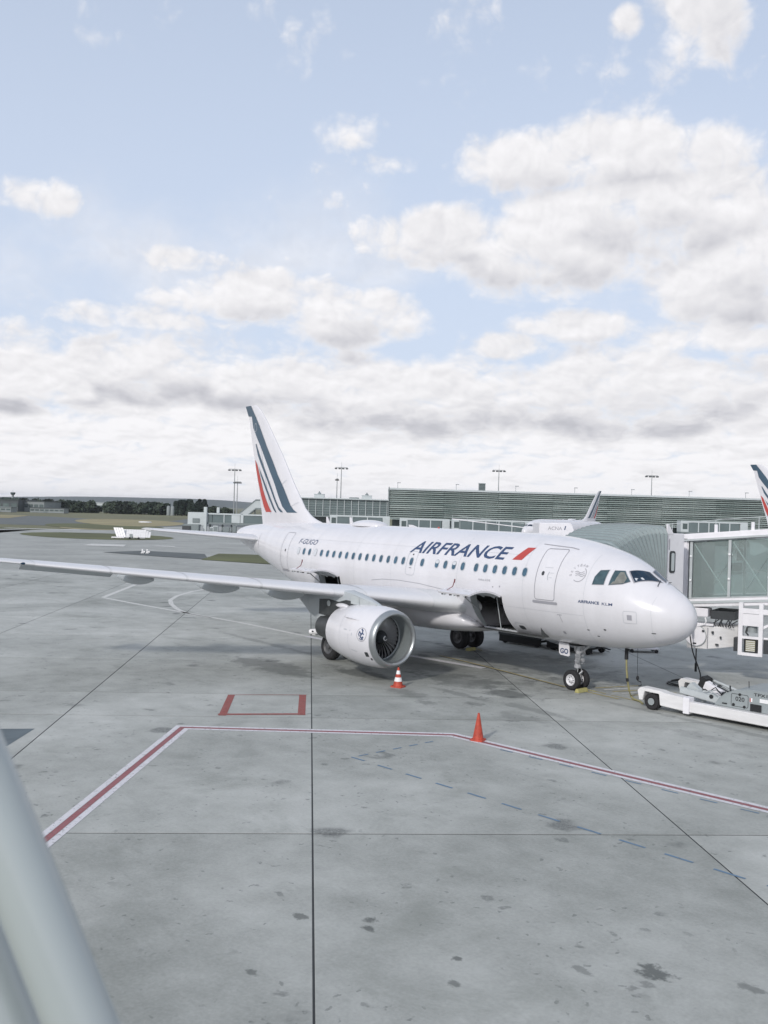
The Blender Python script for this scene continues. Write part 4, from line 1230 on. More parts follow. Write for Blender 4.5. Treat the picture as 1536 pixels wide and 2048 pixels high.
    for y in (-.255, .255):
        wheel(X, y, .385, .225, 1, M['rim'])
    mb = MB()
    mb.cyl((X, -.15, .385), (X, .15, .385), .055, n=12)
    mb.cyl((X, 0, .36), (X + .02, 0, .95), .062, n=16, m=1)
    mb.cyl((X + .02, 0, .85), (X + .08, 0, 1.9), .10, n=16)
    mb.cyl((X + .02, 0, .84), (X + .025, 0, .93), .125, n=16)
    mb.tube([(X + .06, 0, 1.35), (X + .75, 0, 1.85)], .05, 8)
    mb.tube([(X + .13, .12, .55), (X + .26, 0, .72), (X + .14, 0, .95)], .028, 6)
    mb.tube([(X + .13, -.12, .55), (X + .26, 0, .72)], .028, 6)
    mb.build('nose_gear_leg', [M['strut'], M['chrome']], J, 50)
    mb = MB()
    for y in (-.16, .16):
        mb.cyl((X + .10, y, 1.12), (X + .17, y, 1.12), .075, .085, n=12)
        mb.cyl((X + .09, y, 1.32), (X + .15, y, 1.32), .06, .07, n=12)
    mb.tube([(X + .05, -.2, 1.12), (X + .05, .2, 1.12)], .02, 6)
    mb.tube([(X + .05, -.18, 1.32), (X + .05, .18, 1.32)], .02, 6)
    mb.tube([(X - .05, .1, 1.5), (X - .1, .12, 1.1), (X - .06, .1, .7)], .015, 6)
    mb.tube([(X + .12, .30, .98), (X + .02, .05, 1.0)], .02, 6)
    mb.build('landing_light', M['strut'], J, 40)
    # nose gear bay and doors
    mb = MB(); mb.box(X - .55, X + .35, -.36, .36, 1.70, 1.84); mb.build('gear_bay', M['black'], J)
    gd = None
    for y in (-.42, .42):
        mb = MB()
        poly = [(5.62, 1.78), (5.12, 1.76), (5.05, 1.32), (5.12, 1.28), (5.50, 1.30), (5.58, 1.36)]
        mb.prism(poly, lambda a, b, t: (-a, y + t + (1.78 - b) * .05 * math.copysign(1, y), b), -.015, .015)
        g = mb.build('nose_gear_door', M['skin'], J)
        if y < 0:
            bm = text_bm('GO', -5.52, -5.12, 1.36, 1.56, 0, .03)
            bm_obj('door_lettering', bend(bm, lambda x, z: Vector((x, y - .022 - (1.78 - z) * .05, z)), .5, .5), M['navy'], g, STB)
    mb = MB(); mb.obox((X + .05, -.1, 1.62), (.3, 0, .1), (0, .2, 0), (-.03, 0, .1)); mb.build('drag_brace_cover', M['skin_grey'], J)
    for side in (-1, 1):
        X2 = -15.32
        for dy in (-.46, .46):
            wheel(X2, side * 3.795 + dy, .583, .42, 1, M['rim_dark'])
        mb = MB()
        yc = side * 3.795
        mb.cyl((X2, yc - .35, .583), (X2, yc + .35, .583), .1, n=12)
        mb.cyl((X2, yc, .55), (X2 + .05, yc, 1.3), .11, n=16, m=1)
        mb.cyl((X2 + .03, yc, 1.15), (X2 + .1, yc + side * .05, 2.75), .17, n=16)
        mb.tube([(X2 + .05, yc, 1.6), (X2 + .1, side * 2.2, 2.3)], .07, 8)
        mb.tube([(X2 - .15, yc, .75), (X2 - .42, yc, 1.05), (X2 - .12, yc, 1.4)], .05, 8)
        mb.build('main_gear_leg', [M['strut'], M['chrome']], J, 50)
        mb = MB()
        mb.prism([(15.75, 2.75), (14.9, 2.75), (14.85, 1.5), (15.0, 1.2), (15.65, 1.25)], lambda a, b, t: (-a, yc + side * (.66 - (b - 1.2) * .1) + t, b), -.02, .02)
        mb.build('main_gear_door', M['skin'], J)
    # ---- things on the crown
    mb = MB()
    rings = []
    for k in range(15):
        q = k / 14; s = 17.2 + 2.5 * q; g = max(math.sin(math.pi * q), .0) ** .45
        hw = .62 * g + .02; h = .30 * g + .01
        zb = 5.80
        rings.append([(-s, hw * math.cos(a), zb + h * max(math.sin(a), 0) ** .8) for a in [math.pi * i / 14 for i in range(15)]] + [(-s, 0, zb - .02)])
    mb.loft(rings); mb.build('antenna_radome', M['skin'], J, 60)
    for (s, h, c, m_) in ((19.95, .36, .32, 'skin'), (22.05, .34, .3, 'skin'), (15.0, .12, .7, 'skin')):
        mb = MB()
        mb.prism([(s - c * .5, 0), (s + c * .5, 0), (s + c * .62, h), (s + c * .25, h)], lambda a, b, t: (-a, t * (1 - b * .6), 5.845 + b), -.02, .02)
        mb.build('blade_antenna', M[m_], J)
    mb = MB(); mb.cyl((-13.3, 0, 5.86), (-13.3, 0, 5.93), .06, .03, n=10); mb.build('beacon', M['red'], J)
    mb = MB(); mb.tube([(-3.6, -.3, 1.82), (-3.5, -.3, 1.70), (-3.3, -.3, 1.68)], .012, 6); mb.build('drain_mast', M['dark'], J)
    return J


JET = make_jet()

# ------------------------------------------------------------------ terminal behind the stand
def terminal():
    D = 250.0; k = D / FPX
    X = lambda u: (u - 768) * k
    o = bp(768, D)
    T = thing('terminal_building', 'long grey-green terminal hall clad in horizontal louvres behind the airliner', 'building', o, RZ)
    x0, x1 = X(778), X(1760)
    zt, zb = 12.7, 4.75
    MB().box(x0, x1, .6, 26, zb, zt - .5).build('wall', M['facade_dark'], T)
    MB().box(x0 + 1, x1 - 1, 2.5, 24, 0, zb - .02).build('ground_floor', M['facade_dark'], T)
    MB().box(x0 - .3, x1, -.3, 26.3, zt - .48, zt).build('roof', M['facade_lt'], T)
    n = 14; pitch = (zt - .5 - zb) / n
    me = None
    npc = 9; pl = (x1 - x0) / npc
    for i in range(n):
        for j in range(npc):
            z = zb + (i + .5) * pitch
            if me is None:
                mb = MB()
                mb.loft([[(x, -.28, -.16), (x, -.22, -.19), (x, .30, .10), (x, .26, .15)] for x in (0, pl - .05)])
                s = mb.build('slat', M['louvre'], T); me = s.data
            else:
                s = bpy.data.objects.new('slat', me); COL.objects.link(s); s.parent = T
            s.location = (x0 + j * pl, .1 + random.uniform(-.03, .03), z + random.uniform(-.012, .012))
            s.rotation_euler = (random.uniform(-.10, .10), 0, 0)
    me = None
    x = x0 + .3
    while x < x1:
        if me is None:
            s = MB().box(-.045, .045, .35, .5, zb, zt - .5).build('mullion', M['slat_green'], T); me = s.data
        else:
            s = bpy.data.objects.new('mullion', me); COL.objects.link(s); s.parent = T
        s.location = (x, 0, 0); x += 3.6
    MB().box(x0, x1, -.25, .5, zb - .25, zb - .03).build('cornice', M['slat_green'], T)
    MB().box(x0 - .25, x0 - .02, -.3, 20, zb - .25, zt + .25).build('end_wall', M['facade_mid'], T)
    me = None
    x = x0 + 4
    while x < x1:
        if me is None:
            s = MB().cyl((0, 1.2, 0), (0, 1.2, zb - .26), .35, n=10).build('column', M['facade_mid'], T); me = s.data
        else:
            s = bpy.data.objects.new('column', me); COL.objects.link(s); s.parent = T
        s.location = (x, 0, 0); x += 7.2
    # lower glazed hall at its left
    G = thing('glazed_hall', 'lower terminal hall with a gridded glass front left of the louvred hall', 'building', bp(690, D), RZ)
    Xg = lambda u: (u - 690) * k
    a, b = Xg(560), Xg(777)
    MB().box(a, b, .4, 20, 4.9, 9.3).build('wall', M['facade_glass'], G)
    MB().box(a, b, -.5, 20.5, 9.32, 9.6).build('roof', M['facade_lt'], G)
    MB().box(a, b, -.1, .7, 4.6, 4.88).build('cornice', M['facade_mid'], G)
    MB().box(a + 1, b - .5, 2.5, 19, 0, 4.58).build('ground_floor', M['facade_dark'], G)
    me = None; pm = None
    x = a
    while x < b + .1:
        if me is None:
            s = MB().box(-.07, .07, .1, .398, 4.9, 9.3).build('mullion', M['facade_lt'], G); me = s.data
        else:
            s = bpy.data.objects.new('mullion', me); COL.objects.link(s); s.parent = G
        s.location = (x, 0, 0)
        x += 1.86
    for i in range(1, 7):
        MB().box(a, b, .2, .398, 4.9 + i * .63 - .03, 4.9 + i * .63 + .03).build('transom', M['slat_green'], G)
    for u in (635, 732):
        MB().box(Xg(u) - 1.3, Xg(u) + 1.3, 4, 7, 9.62, 10.5).box(Xg(u) - 1.4, Xg(u) + 1.4, 3.9, 7.1, 10.5, 10.62).build('roof_unit', M['facade_lt'], G)
        mb = MB(); mb.lathe((Xg(u), 5.5, 10.63), (0, 0, 1), [(0, .5), (.25, .45), (.4, .2), (.7, .12), (.72, .01)], 12); mb.build('roof_vent', M['facade_mid'], G)
    MB().box(Xg(697), Xg(707) + 1.2, 3, 5, 9.62, 9.95).build('roof_unit', M['facade_mid'], G)
    # things on the louvred roof
    places = ('above the left end of the louvred hall', 'second from the left end of the louvred roof', 'third from the left end of the louvred roof', 'just left of the small white tail fin',
              'just right of the small white tail fin', 'above the grey bellows', 'nearest the large tail fin at the right edge')
    for u, pl in zip((794, 911, 1030, 1148, 1262, 1377, 1490), places):
        L = thing('roof_lamp', 'small roof lamp on a thin pole, ' + pl, 'lamp', bp(u, D + 2, zt), RZ, 'small lamps on the terminal roof')
        MB().cyl((0, 0, 0), (0, 0, 1.35), .06, n=6).build('pole', M['mast'], L)
        MB().box(-.15, .75, -.15, .15, 1.35, 1.52).build('lamp_head', M['mast'], L)
    t = thing('roof_plant_box', 'square grey plant box standing on the louvred terminal roof', 'vent', bp(963, D + 6, zt), RZ)
    MB().box(-.85, .85, 0, 1.6, 0, 2.0).build('housing', M['facade_mid'], t)
    MB().box(-.95, .95, -.1, 1.7, 2.0, 2.12).build('cap', M['facade_lt'], t)
    me = None
    for i in range(5):
        s = MB().box(-.75, .75, -.06, -.01, .2 + i * .36, .4 + i * .36).build('slat', M['facade_dark'], t) if me is None else bpy.data.objects.new('slat', me)
        if me is not None:
            COL.objects.link(s); s.parent = t; s.location = (0, 0, i * .36)
        me = me or s.data


terminal()


def mast(u, d, h, label, arms=1.9):
    t = thing('floodlight_mast', label, 'lamp', bp(u, d), RZ, 'tall floodlight masts')
    MB().cyl((0, 0, 0), (0, 0, h), .22, .10, 10).build('pole', M['mast'], t, 60)
    MB().cyl((0, 0, h), (0, 0, h + 1.6), .035, n=6).build('lightning_rod', M['mast'], t)
    MB().obox((-arms, -.12, h - .25), (2 * arms, 0, 0), (0, .24, 0), (0, 0, .16)).build('crossarm', M['mast'], t)
    for i in range(4):
        x = -arms + .2 + i * (2 * arms - .4) / 3
        MB().obox((x - .38, -.4, h - .62), (.76, 0, 0), (0, .6, -.1), (0, .05, .3)).build('floodlight', M['dark'], t)


mast(467.5, 300, 18.5, 'tallest floodlight mast, with a wide crossarm, left of the tail fin')
mast(473.5, 300, 14.6, 'shorter floodlight mast just right of the tallest one', 1.1)
mast(680.5, 300, 20.0, 'floodlight mast with a crossarm above the glazed hall')
mast(672.5, 300, 16.4, 'slim short lamp mast above the glazed hall', .45)
mast(995.5, 300, 20.6, 'floodlight mast with a crossarm behind the middle of the louvred hall')
mast(1301.5, 300, 20.3, 'floodlight mast with a crossarm behind the right part of the louvred hall')


# ------------------------------------------------------------------ background boarding bridges
def far_bridge(u0, u1, d, z0, z1, label, piers=2, panels=4, rz=0.0):
    k = d / FPX; L = (u1 - u0) * k
    t = thing('boarding_bridge', label, 'jet bridge', bp(u0, d), RZ + rz, 'boarding bridges along the terminal')
    MB().box(0, L, 0, 2.6, z1 - .35, z1).build('roof', M['facade_lt'], t)
    MB().box(0, L, 0, 2.6, z0 - .35, z0 - .003).build('floor_beam', M['facade_mid'], t)
    w_ = (L - 3.2) / panels
    MB().box(0, 1.6, -.1, 2.7, z0, z1 - .353).build('cab', M['facade_lt'], t)
    MB().box(L - 1.6, L, -.08, 2.68, z0, z1 - .353).build('rotunda', M['facade_lt'], t)
    for i in range(panels):
        a = 1.6 + i * w_
        MB().box(a + .12, a + w_ - .12, .1, 2.5, z0, z1 - .353).build('pane', M['facade_glass'], t)
        MB().box(a - .1, a + .117, .03, 2.57, z0, z1 - .353).build('post', M['facade_lt'], t)
    for i in range(piers):
        x = L * (.25 + .6 * i / max(piers - 1, 1))
        MB().box(x - .35, x + .35, .9, 1.7, .7, z0 - .353).build('lift_column', M['facade_mid'], t)
        MB().cyl((x - .9, .4, .45), (x - .9, 2.2, .45), .45, n=12).cyl((x + .9, .4, .45), (x + .9, 2.2, .45), .45, n=12).box(x - 1.2, x + 1.2, .9, 1.7, .35, .7).build('wheel_bogie', M['dark'], t)
    MB().box(.4, 1.4, -.13, -.1, z0 + .6, z1 - .6).build('cab_window', M['facade_dark'], t)
    return t


far_bridge(800, 900, 205, 2.6, 5.2, 'grey boarding bridge partly hidden behind the airliner, leftmost under the louvres', 1, 3)
far_bridge(905, 1066, 200, 2.9, 5.4, 'glazed boarding bridge behind the airliner lettering', 2, 5)
far_bridge(1362, 1496, 205, 4.0, 6.4, 'glazed boarding bridge seen above the near bridge roof', 2, 5)
far_bridge(660, 780, 215, 2.7, 5.4, 'boarding bridge behind the crown dome of the airliner', 1, 3)
# inclined rail of the bridge stair behind the crown
t = thing('service_stair', 'thin white sloping stair with handrail in front of the boarding bridges', 'stairs', bp(905, 190), RZ)
k = 190 / FPX
MB().obox((0, 0, 5.35), (148 * k, 0, -1.35), (0, .7, 0), (0, 0, .16)).build('stringer', M['white'], t)
MB().obox((0, 0, 6.15), (148 * k, 0, -1.35), (0, .05, 0), (0, 0, .06)).build('handrail', M['facade_lt'], t)
for i in range(6):
    x = i * 148 * k / 5
    MB().box(x - .03, x + .03, 0, .05, 5.36 - 1.35 * i / 5, 6.15 - 1.35 * i / 5).build('baluster', M['facade_lt'], t)
for i in (0, 1, 2):
    x = 1.5 + i * 5.5
    MB().box(x - .12, x + .12, .25, .5, 0, 5.3 - 1.35 * x / (148 * k)).build('support', M['facade_mid'], t)


# the gate group left of the tail
def left_gate():
    d = 240; k = d / FPX
    t = thing('gate_building', 'small pale gate block with a glazed boarding bridge left of the airliner tail', 'building', bp(372, d), RZ)
    X = lambda u: (u - 372) * k
    MB().box(X(376), X(409), 0, 5, 1.6, 4.9).build('wall', M['facade_lt'], t)
    MB().box(X(370), X(402), -2.5, -.01, 0, 1.9).build('annex', M['facade_mid'], t)
    MB().box(X(370), X(386), -2.8, -2.52, .1, 1.5).build('annex_door', M['dark'], t)
    MB().box(X(386), X(400), -.15, -.012, 2.3, 3.4).build('awning', M['facade_mid'], t)
    MB().box(X(408) + .02, X(414), -.4, .6, 0, 6.3).build('post', M['facade_lt'], t)
    MB().box(X(432), X(437), 1, 2, 4.9, 6.3).build('post', M['facade_lt'], t)
    MB().box(X(414), X(482), .3, 3.2, 4.45, 4.8).build('bridge_roof', M['facade_lt'], t)
    for a, b in ((416, 424), (425, 447), (449, 463)):
        MB().box(X(a), X(b), .5, 3.0, 2.5, 4.44).build('pane', M['facade_glass'], t)
    MB().box(X(447) + .02, X(449) - .02, .4, 3.1, 2.2, 4.44).build('bridge_post', M['facade_lt'], t)
    MB().box(X(463) + .02, X(480), .35, 3.15, 2.5, 4.44).build('cab', M['facade_lt'], t)
    MB().box(X(481), X(487), .3, 3.0, 2.5, 4.6).build('cab_door', M['facade_lt'], t)
    MB().box(X(487) + .02, X(530), .5, 3.0, 2.4, 4.4).build('bridge_section', M['facade_glass'], t)
    MB().box(X(487) + .02, X(530), .3, 3.2, 4.42, 4.75).build('bridge_section_roof', M['facade_lt'], t)
    MB().box(X(414), X(530), .4, 3.1, 2.0, 2.48).build('floor_beam', M['facade_mid'], t)
    for u in (419, 444, 462, 500):
        MB().box(X(u) - .2, X(u) + .2, 1.4, 1.9, 0, 2.0).build('lift_column', M['facade_mid'], t)
    for u, wd, h, m_ in ((424, .9, 1.3, 'facade_lt'), (432, 1.2, 1.7, 'facade_lt'), (453, 1.6, 1.4, 'facade_mid'), (470, .8, 1.8, 'facade_mid')):
        q = thing('apron_cabinet', 'small service cabinet under the gate bridge, %s' % {424: 'leftmost', 432: 'second from left and palest', 453: 'wide and dark', 470: 'rightmost'}[u], 'cabinet', bp(u, d - 1.5), RZ, 'cabinets under the gate bridge')
        MB().box(-wd / 2, wd / 2, 0, 1, .12, h).build('housing', M[m_], q, None, .03)
        MB().box(-wd / 2 + .05, wd / 2 - .05, .1, .9, 0, .118).build('plinth', M['dark'], q)
        MB().box(-wd / 2 + .1, wd / 2 - .1, -.02, -.003, .3, h - .2).build('door', M['facade_mid'], q)
    # inclined link up to the terminal
    s = thing('inclined_walkway', 'glazed walkway sloping up to the right just left of the tail fin', 'walkway', bp(478, 250), RZ)
    k2 = 250 / FPX
    pts = [(0, 4.6), (33 * k2, 8.3), (62 * k2, 8.4)]
    for i in range(2):
        (xa, za), (xb, zb) = pts[i], pts[i + 1]
        MB().obox((xa, 0, za), (xb - xa, 0, zb - za), (0, 2.6, 0), (0, 0, .35)).build('roof', M['facade_mid'], s)
        MB().obox((xa, .1, za - 1.9), (xb - xa, 0, zb - za), (0, 2.4, 0), (0, 0, 1.89)).build('pane', M['facade_lt'], s)
        MB().obox((xa, 0, za - 2.25), (xb - xa, 0, zb - za), (0, 2.6, 0), (0, 0, .34)).build('floor_beam', M['facade_mid'], s)
    MB().box(60 * k2, 61.5 * k2, 1, 1.8, 0, 6.0).build('support', M['facade_mid'], s)
    MB().box(30 * k2, 31.5 * k2, 1, 1.8, 0, 5.7).build('support', M['facade_mid'], s)


left_gate()

# ------------------------------------------------------------------ far left: hangars, tower, trees
def block(name, label, u0, u1, d, h, dep, m, roof, cat='building', bands=0, group=None):
    k = d / FPX; L = (u1 - u0) * k
    t = thing(name, label, cat, bp(u0, d), RZ, group)
    MB().box(0, L, 0, dep, 0, h).build('wall', m, t)
    MB().box(-.4, L + .4, -.4, dep + .4, h, h + .35).build('roof', roof, t)
    for i in range(bands):
        a = L * (i + .12) / bands; b = L * (i + .88) / bands
        MB().box(a, b, -.12, -.01, h * .42, h * .72).build('window', M['facade_dark'], t)
    MB().box(L * .4, L * .52, -.15, -.01, .05, h * .38).build('door', M['facade_mid'], t)
    return t


block('hangar', 'long dark hangar at the far left edge of the airfield', -60, 36, 560, 6.6, 30, M['hangar_dark'], M['hangar_dark'], 'building', 6)
block('hangar', 'pale grey hangar right of the dark one on the far left', 36, 88, 570, 6.2, 30, M['hangar_lt'], M['hangar_dark'], 'building', 5)
block('shed', 'low pale shed in front of the dark hangar', -20, 22, 520, 2.6, 8, M['hangar_lt'], M['facade_mid'], 'building', 4)
block('shed', 'low pale long shed right of the pale hangar', 60, 128, 540, 2.6, 8, M['hangar_lt'], M['hangar_dark'], 'building', 7)
block('depot', 'far white building glimpsed between the two tree groups', 193, 221, 720, 6.4, 20, M['facade_lt'], M['facade_lt'], 'building', 4)
t = thing('control_tower', 'slim dark control tower above the dark hangar at far left', 'tower', bp(25, 700), RZ)
MB().cyl((0, 0, 0), (0, 0, 10.4), .9, .75, 12).build('shaft', M['hangar_lt'], t, 60)
mb = MB(); mb.lathe((0, 0, 10.4), (0, 0, 1), [(0, .8), (.5, 1.5), (.6, 1.7)], 12, caps=True); mb.build('gallery', M['hangar_dark'], t)
mb = MB(); mb.lathe((0, 0, 11.0), (0, 0, 1), [(0, 1.6), (1.3, 1.8), (1.35, 1.2), (1.4, .05)], 12, caps=True); mb.build('cab', M['facade_dark'], t)
MB().cyl((0, 0, 12.4), (0, 0, 14.2), .12, n=6).build('aerial', M['mast'], t)
t = thing('storage_silo', 'pale twin storage silo standing among the dark trees', 'silo', bp(341, 590), RZ)
for x in (-1.2, 1.2):
    mb = MB(); mb.lathe((x, 0, 0), (0, 0, 1), [(0, 1.15), (5.3, 1.15), (5.9, .6), (6.0, .05)], 16, caps=True); mb.build('tank', M['hangar_lt'], t, 50)
MB().box(-2.4, 2.4, -.5, .5, 0, .5).build('base', M['facade_mid'], t)


def tree_meshes():
    out = []
    for v in range(6):
        rnd = random.Random(40 + v)
        conifer = v >= 4
        H = 1.0
        mb = MB()
        n = 700
        lobes = [(rnd.uniform(-.30, .30), rnd.uniform(-.30, .30), rnd.uniform(.20, .80), rnd.uniform(.18, .30)) for _ in range(12)]
        for i in range(n):
            if conifer:
                q = rnd.random() ** .8; r = (1 - q) * .16 + .035; a = rnd.uniform(0, 6.28)
                rr = r * rnd.uniform(.5, 1.05)
                c = Vector((rr * math.cos(a), rr * math.sin(a), .08 + .92 * q)); s = .05
            else:
                lx, ly, lz, lr = rnd.choice(lobes)
                dv = Vector((rnd.gauss(0, 1), rnd.gauss(0, 1), rnd.gauss(0, 1))).normalized() * lr * rnd.uniform(.55, 1.08)
                c = Vector((lx, ly, lz)) + dv; s = .075
                c.z = max(c.z, .03)
            u_ = Vector((rnd.gauss(0, 1), rnd.gauss(0, 1), rnd.gauss(0, 1))).normalized() * s
            w_ = u_.orthogonal().normalized() * s * .8
            mb.add([c - u_ - w_, c + u_ - w_ * .6, c + u_ * .7 + w_, c - u_ * .8 + w_ * 1.1], [(0, 1, 2, 3)])
        tb = MB()
        tb.tube([(0, 0, 0), (.01, 0, .3), (-.01, .01, .6 if not conifer else .9)], [.03, .022, .008], 7)
        for _ in range(4 if not conifer else 0):
            a = rnd.uniform(0, 6.28)
            tb.tube([(0, 0, rnd.uniform(.22, .4)), (.16 * math.cos(a), .16 * math.sin(a), rnd.uniform(.45, .6))], [.014, .005], 5)
        out.append((mb, tb, conifer))
    return out


TM = []
for mb, tb, con in tree_meshes():
    c = mb.build('crown', M['leaf'] if con else random.choice((M['leaf'], M['leaf2'])), None); tr = tb.build('trunk', M['bark'], None)
    TM.append((c.data, tr.data)); bpy.data.objects.remove(c); bpy.data.objects.remove(tr)


def tree(u, d, h, wd, v, label, group):
    t = thing('broadleaf_tree' if v < 4 else 'poplar_tree', label, 'tree', bp(u, d), random.uniform(0, 6.28), group)
    t.scale = (h * wd, h * wd, h)
    for nm, me in zip(('crown', 'trunk'), TM[v]):
        o = bpy.data.objects.new(nm, me); COL.objects.link(o); o.parent = t


rt = random.Random(5)
ORD = ['first', 'second', 'third', 'fourth', 'fifth', 'sixth', 'seventh', 'eighth', 'ninth', 'tenth', 'eleventh', 'twelfth', 'thirteenth', 'fourteenth', 'fifteenth', 'sixteenth', 'seventeenth', 'eighteenth']
g1 = 'dark trees left of the far white building'
for i in range(12):
    tree(117 + i * 6.4 + rt.uniform(-1.0, 1.0), rt.uniform(600, 640), rt.uniform(6.8, 8.0), 1.3, rt.randrange(4), ORD[i] + ' tree from the left in the group left of the far white building', g1)
g2 = 'dark trees between the white building and the silo'
for i in range(18):
    h = 8.2 - .05 * abs(i - 8) + rt.uniform(-.8, .5)
    tree(223 + i * 6.1 + rt.uniform(-1.0, 1.0), rt.uniform(600, 650), h, 1.3, rt.randrange(4), ORD[i] + ' round tree from the left in the row left of the pale silo', g2)
for i in range(8):
    tree(351 + i * 4.4, rt.uniform(590, 620), rt.uniform(8.8, 10.2), 1.6, 4 + i % 2, ORD[i] + ' pointed tree from the left in the clump right of the silo', 'pointed trees right of the silo')
for i in range(6):
    tree(390 + i * 4.6, rt.uniform(590, 620), (7.6, 9.0, 10.6, 8.6, 10.4, 7.4)[i], 1.6, 4 + i % 2, ORD[i] + ' pointed tree from the left above the gate block', 'pointed trees above the gate block')
for i in range(6):
    tree(421 + i * 8, rt.uniform(580, 620), rt.uniform(6.0, 7.4) - i * .25, 1.4, rt.randrange(4), ORD[i] + ' low round tree from the left behind the gate bridge', 'low trees behind the gate bridge')
for i in range(9):
    tree(-34 + i * 17, rt.uniform(640, 680), rt.uniform(7.8, 8.8), 1.6, rt.randrange(4), ORD[i] + ' tree top from the left showing above the far hangars', 'trees behind the far hangars')
tag(None or MB().box(-1, 1, -1, 1, 0, .1).build('marker_ring', M['cone_white'], None), 'small white ring marker on the dry grass', 'marker')
ob = bpy.data.objects['marker_ring']
mb = MB(); mb.lathe((0, 0, 0), (0, 0, 1), [(0, 2.3), (.25, 2.2), (.28, 1.5), (0, 1.4)], 20)
nm = mb.build('marker_ring', M['cone_white'], None); me_old = ob.data; ob.data = nm.data; bpy.data.objects.remove(nm)
ob.location = bp(291, 345)

# ------------------------------------------------------------------ white blast screen beyond the tailplane
t = thing('blast_deflector', 'white slanted blast deflector screen on wheels beyond the tailplane tip', 'blast fence', bp(262, 178), RZ)
k = 178 / FPX
X = lambda u: (u - 262) * k
mb = MB()
n = 12
for i in range(n):
    a, b = X(243) + (X(302) - X(243)) * i / n, X(243) + (X(302) - X(243)) * (i + 1) / n - .025
    z1 = 1.6 - (.6 if i > 9 else 0) * (i - 9) / 3
    MB().obox((a, 0, .35), (b - a, 0, 0), (0, .08, 0), (-.25, 1.6, z1 - .2)).build('panel', M['white_dirty'], t)
for i in range(4):
    a = X(229) + i * .45
    MB().obox((a + .55, -.05, .4), (.38, 0, 0), (0, .1, 0), (-.75, .5, 1.65)).build('slat', M['white'], t)
MB().box(X(226), X(252), -.6, .5, .15, .36).build('base_frame', M['white'], t)
MB().box(X(252) + .01, X(292), -.3, .3, .18, .34).build('base_frame', M['strut'], t)
for u in (232, 247, 262, 280):
    MB().cyl((X(u), -.5, .18), (X(u), -.3, .18), .18, n=10).build('wheel', M['rubber'], t)
MB().box(X(262), X(268), -.55, -.35, .35, .95).build('ballast_box', M['grey_eq'], t)
MB().box(X(270), X(279), -.6, -.35, .3, .62).build('ballast_box', M['cone_white'], t)
for u, w_ in ((287.5, 'left'), (297, 'right')):
    t = thing('marker_light', '%s one of two small white marker posts on the dark strip under the tailplane' % w_, 'marker light', bp(u, 128), RZ, 'marker posts on the dark strip')
    MB().cyl((0, 0, 0), (0, 0, .55), .13, .1, 8).build('post', M['cone_white'], t)
    MB().box(-.2, .2, -.1, .1, 0, .08).build('base', M['cone_white'], t)
    MB().box(.05, .35, -.06, .06, .12, .3).build('lamp', M['cone_white'], t)

# ------------------------------------------------------------------ other airliners: the same kind, seen only in part
SKIP = ('cargo_door', 'doorway_lining', 'cargo_hold', 'net_pole', 'sill_plate', 'sill_rollers', 'airline_lettering', 'red_accent', 'registration', 'group_lettering', 'type_lettering', 'alliance_emblem', 'static_port', 'probe_plate',
        'tee_mark', 'vent', 'vent_frame', 'nose_gear_door', 'wiper', 'panel_line', 'fin_emblem', 'engine_emblem', 'fan_blade', 'wheel_nuts', 'latch_hook', 'winged_figure', 'cowl_mark', 'cowl_text', 'spiral_mark', 'door', 'overwing_exit')
J2 = copy_tree(JET, None, SKIP); J2.name = 'passenger_jet'
J2['label'] = 'airliner at the right edge of which only the striped tail fin shows'
tip = CAM + (F_ + R2 * ((1503 - 768) / FPX) - U2 * ((930 - 1024) / FPX)) * 100
J2.location = (tip.x + 30.9, tip.y, 0)
J3 = copy_tree(JET, None, SKIP); J3.name = 'passenger_jet'
J3['label'] = 'small distant airliner whose white crown and striped fin show behind the bellows'
hd = (-RV * math.sin(R(42)) - FV * math.cos(R(42)))
ang = math.atan2(hd.y, hd.x)
tp = bp(1199, 216)
J3.rotation_euler = (0, 0, ang)
J3.location = (tp.x + 30.5 * hd.x, tp.y + 30.5 * hd.y, 0)

# ------------------------------------------------------------------ boarding bridge at the nose
def at(u, v, d):
    return CAM + (F_ + R2 * ((u - 768) / FPX) - U2 * ((v - 1024) / FPX)) * d


